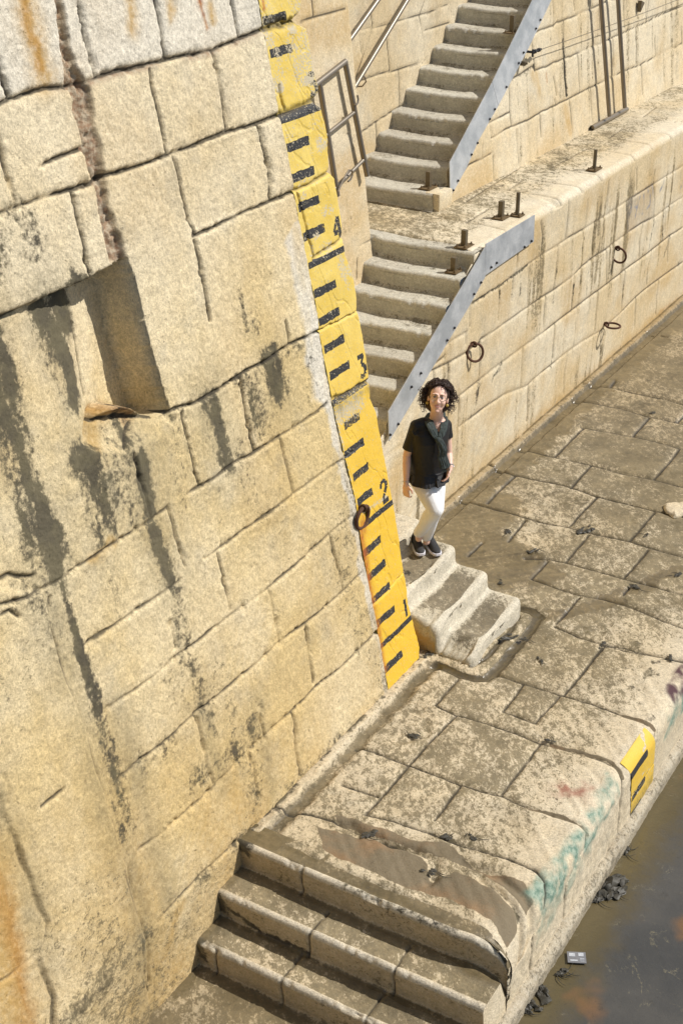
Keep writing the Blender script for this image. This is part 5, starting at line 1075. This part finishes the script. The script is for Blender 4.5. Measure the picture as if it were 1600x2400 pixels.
def woman():
    M_skin = skinmat(); M_blk = cloth('black_blouse_cloth', (.006, .006, .007), (.014, .014, .016), 16, .35, .6); M_wh = cloth('white_trouser_cloth', (.80, .81, .83), (.87, .88, .89), 13, .45, .8)
    root = thing('person', 'smiling woman with curly hair, glasses, black blouse and white trousers standing on the steps', 'person', PW)
    yaw = R(34); S = Vector((math.cos(yaw), math.sin(yaw), 0)); F = Vector((math.sin(yaw), -math.cos(yaw), 0)); Z = Vector((0, 0, 1))
    hipR, hipL = J(979, 1110, .09), J(1017, 1108, .02)          # her right is at the left of the picture
    knR, knL = J(1019, 1194, .25), J(1022, 1192, .15)
    anR, anL = J(981, 1250, .02), J(999, 1258, -.02)
    shR, shL = J(974, 998, .19), J(1044, 996, .03)
    neck = J(1022, 990, .13); head = J(1026, 934, .18)
    elR, elL = J(953, 1066, .17), J(1050, 1062, .03); wrR, wrL = J(951, 1132, .24), J(1054, 1095, .14)
    # head frame: looks up at the camera, tipped a little
    Fh = Vector((-.06, -.92, .36)).normalized(); up0 = Vector((.10, 0, 1)); Rh = Fh.cross(up0).normalized()*-1; Rh = -Rh if Rh.x < 0 else Rh
    Uh = Rh.cross(Fh).normalized(); Uh = -Uh if Uh.z < 0 else Uh
    hp = lambda x, y, z: head+Rh*x+Uh*y+Fh*z
    b = Body()
    b.ell(hp(0, .030, -.018), .076, .088, .094, Rh, Uh, Fh).ell(hp(0, -.018, .018), .064, .088, .070, Rh, Uh, Fh).ell(hp(0, -.072, .036), .044, .034, .042, Rh, Uh, Fh).ell(hp(0, -.098, .058), .022, .017, .019, Rh, Uh, Fh)
    for sx in (-1, 1):
        b.ell(hp(sx*.037, -.028, .060), .024, .026, .022, Rh, Uh, Fh); b.ell(hp(sx*.076, -.008, -.012), .010, .028, .018, Rh, Uh, Fh); b.ell(hp(sx*.030, .034, .078), .026, .008, .012, Rh, Uh, Fh)
    b.chain([hp(0, .022, .088), hp(0, -.008, .098), hp(0, -.028, .104)], [.008, .010, .013], 10); b.ell(hp(-.011, -.030, .094), .009, .007, .010, Rh, Uh, Fh).ell(hp(.011, -.030, .094), .009, .007, .010, Rh, Uh, Fh)
    b.cap(hp(0, -.06, -.02), neck+Z*.01, .052, .055)
    b.chain([neck+Z*-.02, J(1008, 1030, .14), J(1002, 1066, .11), J(1002, 1104, .08)], [.085, .105, .10, .11], 16)
    for a, e, w, hp_, kn, an in ((shR, elR, wrR, hipR, knR, anR), (shL, elL, wrL, hipL, knL, anL)):
        b.cap(neck-Z*.03, a, .05, .042); b.chain([a, a.lerp(e, .5), e, e.lerp(w, .35), w], [.043, .039, .033, .034, .022])
        b.chain([hp_, kn, kn.lerp(an, .35), an], [.05, .035, .035, .033])
    for an, toe in ((anR, J(988, 1300, .10)), (anL, J(1024, 1299, .08))):
        b.cap(an, an-Z*.05, .033, .030)
    def hand(w, e, fwd, pn, thumb, sc=1.):
        """fwd: along the palm, pn: palm normal, thumb: side of the thumb"""
        fwd = fwd.normalized(); th = (thumb-fwd*thumb.dot(fwd)).normalized(); pn = fwd.cross(th); pn = -pn if pn.dot(F) < 0 and False else pn
        b.ell(w+fwd*.045, .036, .015, .050, th, pn, fwd)
        b.cap(w-fwd*.01, w+fwd*.02, .023, .024)
        for k, (o, ln) in enumerate([(.027, .068), (.010, .076), (-.008, .070), (-.025, .056)]):
            p0 = w+fwd*.082+th*o; p1 = p0+(fwd*.9+CURL*.35).normalized()*ln*.42; p2 = p1+(fwd*.6+CURL*.75).normalized()*ln*.33; p3 = p2+(fwd*.2+CURL*.95).normalized()*ln*.26
            b.chain([w+fwd*.04+th*o*.8, p0, p1, p2, p3], [.010, .0092, .0085, .0078, .007], 8)
        t0 = w+fwd*.028+th*.030; t1 = t0+(fwd*.65+th*.6+CURL*.1).normalized()*.034; t2 = t1+(fwd*.9+th*.15+CURL*.25).normalized()*.028
        b.chain([w+fwd*.015+th*.012, t0, t1, t2], [.013, .0115, .010, .008], 8)
    CURL = (S*.75-F*.35).normalized(); hand(wrR, elR, J(951, 1166, .27)-wrR, F, (F*.8+S*.2))
    CURL = (-S*.6-F*.5).normalized(); hand(wrL, elL, J(1046, 1125, .20)-wrL, F, (F*.7-S*.5))
    body = b.skin('body', M_skin, root, .0046, 3)
    # trousers
    p = Body(); p.ell((hipR+hipL)/2+Z*.03, .155, .12, .12, S, F, Z)
    kf = knR+Vector((0, -.005, 0)); p.chain([hipR, hipR.lerp(knR, .5)+F*.012, kf, knR.lerp(anR, .3)-F*.012, knR.lerp(anR, .7), anR+Z*.01], [.100, .088, .067, .062, .052, .048], 18)
    p.chain([hipL, hipL.lerp(knL, .5), knL, knL.lerp(anL, .3)-F*.012, knL.lerp(anL, .7), anL+Z*.005], [.094, .085, .065, .060, .051, .047], 18)
    for k, (f, r_) in enumerate([(.86, .066), (.95, .0635), (1.0, .0625)]): p.tube([hipR.lerp(knR, f)+(S*math.cos(a)+(F*.8+Z*.3*(1 if k != 1 else -1))*math.sin(a))*r_*.97 for a in [q*.3-.3 for q in range(12)]], .006, 6)
    for f, r_ in ((.14, .060), (.8, .045)): p.tube([knR.lerp(anR, f)+(S*math.cos(a)+F*math.sin(a)+Z*.25*math.cos(a*2))*r_ for a in [q*.3-.3 for q in range(12)]], .006, 6)
    p.skin('trousers', M_wh, root, .0055, 3)
    # blouse with flared hem
    sec = []
    def wav(i, th):
        k = max(0, i-5)/3.; return 1+.05*k*math.sin(th*9+.6)+.035*k*math.sin(th*5+1.5)
    cs = [(J(1021, 987, .13), .055, .05), (J(1016, 993, .13), .12, .075), (J(1009, 1007, .135), .175, .10), (J(1006, 1028, .135), .165, .120), (J(1004, 1055, .12), .155, .118), (J(1003, 1085, .10), .158, .122), (J(1003, 1099, .095), .160, .127), (J(1001, 1111, .095), .170, .160), (J(999, 1122, .10), .178, .180)]
    s_ = Body(); s_.loft([(c, a, bb, S, F) for c, a, bb in cs], 56, wav)
    for sh, e, fr, nn in ((shR, elR, .80, 1), (shL, elL, .42, 1)):
        q = sh.lerp(e, fr); s_.cap(sh-(sh-neck)*.35, sh, .060, .050, 16); ax = (e-sh).normalized(); X = ax.orthogonal().normalized(); Y = ax.cross(X)
        s_.loft([(sh+ax*-.01, .048, .048, X, Y), (sh.lerp(q, .5), .048, .048, X, Y), (q, .051, .051, X, Y)], 24, lambda i, th: 1+.03*i*math.sin(3*th))
    s_.tube([cs[6][0]+(S*math.cos(a)*.166+F*math.sin(a)*.133) for a in [k*2*math.pi/30 for k in range(30)]], .004, 6, closed=True)
    for k in range(16):       # gathered folds of the peplum
        a = k*2*math.pi/16+.1; c0, c1 = cs[6][0], cs[8][0]; d = S*math.cos(a)*.16+F*math.sin(a)*.130; d1 = S*math.cos(a+.05)*.178+F*math.sin(a+.05)*.190
        s_.tube([c0+d, (c0+c1)/2+(d+d1)*.5, c1+d1], .006, 6, radii=[.002, .007, .011])
    for (x0, y0, x1, y1, dd_) in [(965, 1010, 985, 1060, .235), (985, 1075, 1020, 1068, .225), (975, 1085, 1000, 1095, .23), (1000, 1020, 990, 1050, .25)]:
        s_.tube([J(x0, y0, dd_), J((x0+x1)/2+3, (y0+y1)/2, dd_+.01), J(x1, y1, dd_)], .008, 6, radii=[.003, .010, .003])
    s_.skin('blouse', M_blk, root, .0055, 2)
    # scarf: two strands down to a loose knot, a tail falling to her left
    M_sc = cloth('dark_green_scarf_cloth', (.028, .038, .037), (.075, .095, .09), 40, .9, .9)
    sc = Body(); rnd = random.Random(5)
    nl = [J(1002, 978, .10), J(1006, 990, .215), J(1013, 1006, .26), J(1021, 1020, .275), J(1027, 1029, .285)]; nr = [J(1040, 980, .05), J(1042, 990, .18), J(1039, 1006, .24), J(1034, 1020, .27), J(1028, 1030, .285)]
    tail = [J(1027, 1029, .285), J(1034, 1042, .27), J(1038, 1056, .262), J(1036, 1070, .25), J(1041, 1084, .25), J(1044, 1096, .25)]
    bk = [J(1002, 978, .10), J(1008, 968, .0), J(1022, 965, -.02), J(1036, 969, -.0), J(1040, 980, .05)]
    for base, wd, n_ in ((nl, .031, 10), (nr, .029, 10), (tail, .026, 11), (bk, .024, 6)):
        for k in range(n_):
            o = (k/(n_-1)-.5)*2; ph = rnd.random()*6
            pts = []
            for i, q in enumerate(base):
                fl = 1.+(.9*i/len(base) if base is tail else 0); pts.append(q+S*o*wd*fl*(1-.45*(base is not tail and i == len(base)-1))+F*(.007*math.cos(o*2.2)+.004*math.sin(ph+i*1.3)))
            fine = []
            for a_, b_ in zip(pts[:-1], pts[1:]): fine += [a_.lerp(b_, t) for t in (0, .33, .66)]
            sc.tube(fine+[pts[-1]], .006+.002*rnd.random(), 7)
    for k in range(9):
        e0 = tail[-1]+S*(k/8-.5)*.075; sc.tube([e0, e0-Z*.02+S*.004*math.sin(k), e0-Z*.038+S*(.005*math.sin(k*2)+.004)], .003, 5)
    sc.ell(J(1027, 1030, .285), .030, .018, .026, S, F, Z); sc.put('scarf', M_sc, root)
    # shoes
    M_shoe = cloth('black_canvas', (.012, .012, .013), (.022, .022, .023), 40, .3, .7); M_sole = simple('white_rubber', (.72, .71, .76), .5, var=.04)
    for (ank, tx, ty, hx, hy) in ((anR, 987, 1303, 966, 1262), (anL, 1027, 1303, 1000, 1272)):
        t0 = gz(tx, ty, .485); h0 = gz(hx, hy, .485); T = W3(*t0)-PW; Hh = W3(*h0)-PW; T.z = Hh.z = 0; dr = (T-Hh).normalized(); Hh = T-dr*.255; sd = Vector((-dr.y, dr.x, 0)); lift = 0
        def foot(n0, r0, z0, z1, nm, mat, inset=0.):
            m = Body(); out = [(0, .026), (.02, .033), (.06, .034), (.11, .033), (.16, .041), (.20, .044), (.235, .036), (.252, .018)]
            lo = []; hi = []
            for side in (1, -1):
                for (x, w_) in (out if side == 1 else out[::-1]): lo.append(Hh+dr*(x+.0)+sd*side*(w_+inset)+Z*z0)
            m.prism([PW*0+v for v in lo], Z*(z1-z0)); bmesh.ops.bevel(m.bm, geom=[e for e in m.bm.edges], offset=.004, segments=2, affect='EDGES'); return m
        sh_ = root
        up = Body(); up.loft([(Hh+dr*.02+Z*.05, .030, .045, sd, Z*.8), (Hh+dr*.06+Z*.058, .036, .052, sd, Z), (Hh+dr*.11+Z*.050, .038, .050, sd, Z), (Hh+dr*.16+Z*.036, .041, .038, sd, Z), (Hh+dr*.21+Z*.028, .040, .026, sd, Z), (Hh+dr*.245+Z*.022, .022, .014, sd, Z)], 24)
        up.ell(Hh+dr*.03+Z*.05, .034, .034, .045, sd, dr, Z); up.cap(Hh+dr*.055+Z*.05, Hh+dr*.055+Z*.092, .040, .037, 18)
        shoe = up.skin('shoe', M_shoe, root, .005, 3)
        so_ = foot(0, 0, .0, .026, 'sole', M_sole, .004); bmesh.ops.translate(so_.bm, verts=so_.bm.verts, vec=PW); sobj = so_.build('sole', M_sole, None); sobj.parent = shoe
        lc = Body()
        for k in range(4):
            c = Hh+dr*(.10+.022*k)+Z*(.100-.013*k); lc.tube([c-sd*.022-Z*.006, c+Z*.004, c+sd*.022-Z*.006], .0035, 6)
        cc = Hh+dr*.095+Z*.108
        for sx in (-1, 1): lc.tube([cc+(sd*sx*math.sin(a)*.030+Z*(.004+.012*math.sin(a))+dr*(.012*math.cos(a)-.01)) for a in [j*.5 for j in range(7)]], .004, 6)
        lc.put('laces', M_shoe, None).parent = shoe
        # objects parented to the shoe keep their world place
        for ch in (x for x in shoe.children): ch.location = (0, 0, 0)
        for ch in shoe.children:
            for v in ch.data.vertices: v.co -= PW
    # hair: a cap of curls
    M_hair = NT('dark_curly_hair'); hn = M_hair.noise(70, 3, .6); M_hair = M_hair.out(M_hair.mix(hn, (.016, .009, .007), (.075, .038, .026)), .55)
    h = Body(); rnd = random.Random(11)
    h.ell(hp(0, .036, -.035), .092, .090, .090, Rh, Uh, Fh); h.ell(hp(0, -.04, -.05), .100, .085, .055, Rh, Uh, Fh)
    for k in range(900):
        th = rnd.uniform(0, 2*math.pi); ph = rnd.uniform(-.75, 1.45)
        d = Rh*math.cos(th)*math.cos(ph)+Fh*math.sin(th)*math.cos(ph)+Uh*math.sin(ph)
        fr = d.dot(Fh)
        if fr > .16 and d.dot(Uh) < .60: continue
        if fr > .62: continue
        st_ = hp(0, .030, -.028)+Rh*d.dot(Rh)*.080+Uh*d.dot(Uh)*.088+Fh*d.dot(Fh)*.088
        ln = rnd.uniform(.035, .085)*(1.0 if d.dot(Uh) < .5 else .75); side = 1 if d.dot(Rh) > 0 else -1
        gd = (d*.8+Rh*side*.35*rnd.random()-Uh*(.55-.2*d.dot(Uh))).normalized(); x = gd.orthogonal().normalized(); y = gd.cross(x); tw = rnd.uniform(.8, 1.5)*rnd.choice((-1, 1)); cr = rnd.uniform(.008, .015); ph0 = rnd.random()*6
        pts = []
        for i in range(15):
            t = i/14; g = (d*(1-t)+gd*t); pts.append(st_+d*ln*.42*math.sin(t*1.5)+gd*ln*t*.75-Uh*ln*.35*t*t+(x*math.cos(ph0+tw*i)+y*math.sin(ph0+tw*i))*cr*min(1, t*3))
        if any((q-head).dot(Fh) > .065 and abs((q-head).dot(Rh)) < .064 and (q-head).dot(Uh) < .074 for q in pts): continue
        h.tube(pts, 0, 5, radii=[.0042*(1-.6*i/14) for i in range(15)])
    h.put('hair', M_hair, root)
    # face
    M_eye = simple('eye_white', (.62, .60, .57), .3, var=.02); M_iris = simple('dark_brown_iris', (.03, .018, .012), .2, var=.05); M_lip = simple('lips', (.58, .21, .19), .4, var=.05); M_teeth = simple('teeth', (.72, .68, .62), .3, var=.02); M_brow = simple('eyebrow_hair', (.04, .025, .02), .8)
    for sx in (-1, 1):
        e = Body(); c = hp(sx*.030, .010, .075); e.ell(c, .0145, .0072, .008, Rh, Uh, Fh); ey = e.put('eye', M_eye, root)
        i_ = Body(); i_.ell(c+Fh*.0055, .0058, .0056, .0036, Rh, Uh, Fh); i_.put('iris', M_iris, root)
        br = Body(); br.tube([hp(sx*.013, .030, .088), hp(sx*.030, .036, .086), hp(sx*.048, .028, .074)], 0, 6, radii=[.0028, .0034, .0018]); br.tube([hp(sx*.016, .0155, .083), hp(sx*.030, .0185, .084), hp(sx*.045, .014, .075)], .0016, 5); br.put('eyebrow', M_brow, root)
        g = Body(); gc = hp(sx*.032, .006, .099); g.tube([gc+(Rh*math.cos(a)*.0255+Uh*math.sin(a)*.0235-Fh*.006*abs(math.cos(a))*(1 if sx*math.cos(a) > 0 else 0)) for a in [k*2*math.pi/28 for k in range(28)]], .0017, 6, closed=True)
        g.tube([hp(sx*.057, .012, .091), hp(sx*.074, .012, .05), hp(sx*.080, .006, -.01)], .0016, 6); 
        if sx == 1: g.tube([hp(-.008, .010, .101), hp(0, .013, .104), hp(.008, .010, .101)], .0017, 6)
        g.put('glasses', simple('gold_wire', (.42, .33, .19), .3, .5, var=.03), root)
        er = Body(); er.ball(hp(sx*.080, -.046, -.004), .0125, 12); er.put('earring', simple('mustard_earring', (.50, .36, .08), .4, var=.05), root)
    mo = Body(); mo.tube([hp(x, -.058+.18*abs(x)**1.15*1.6, .085-2.6*x*x*3) for x in np.linspace(-.024, .024, 9)], 0, 6, radii=[.001, .0024, .003, .0032, .003, .0032, .003, .0024, .001])
    mo.tube([hp(x, -.0685+.30*abs(x)**1.1*2, .084-2.6*x*x*3) for x in np.linspace(-.022, .022, 9)], 0, 6, radii=[.001, .0026, .0034, .0038, .004, .0038, .0034, .0026, .001]); mo.put('lips', M_lip, root)
    te = Body(); te.tube([hp(x, -.0630+.2*abs(x)**1.1*2, .0845-2.6*x*x*3) for x in np.linspace(-.016, .016, 7)], .0028, 6); te.put('teeth', M_teeth, root)
    # bracelet, watch
    ax = (wrR-elR).normalized(); X = ax.orthogonal().normalized(); Y = ax.cross(X)
    m = Body(); m.tube([wrR-ax*.012+(X*math.cos(a)+Y*math.sin(a))*.028 for a in [k*2*math.pi/20 for k in range(20)]], .0028, 6, closed=True); m.put('bracelet', simple('silver', (.6, .6, .58), .3, .7, var=.03), root)
    ax = (wrL-elL).normalized(); X = ax.orthogonal().normalized(); Y = ax.cross(X)
    m = Body(); m.tube([wrL-ax*.015+(X*math.cos(a)+Y*math.sin(a))*.0265 for a in [k*2*math.pi/20 for k in range(20)]], .006, 6, closed=True); m.ell(wrL-ax*.015+S*.02+F*.012, .008, .016, .015, S, F, ax); m.put('watch', simple('steel_watch', (.42, .44, .46), .3, .6, var=.03), root)
woman()
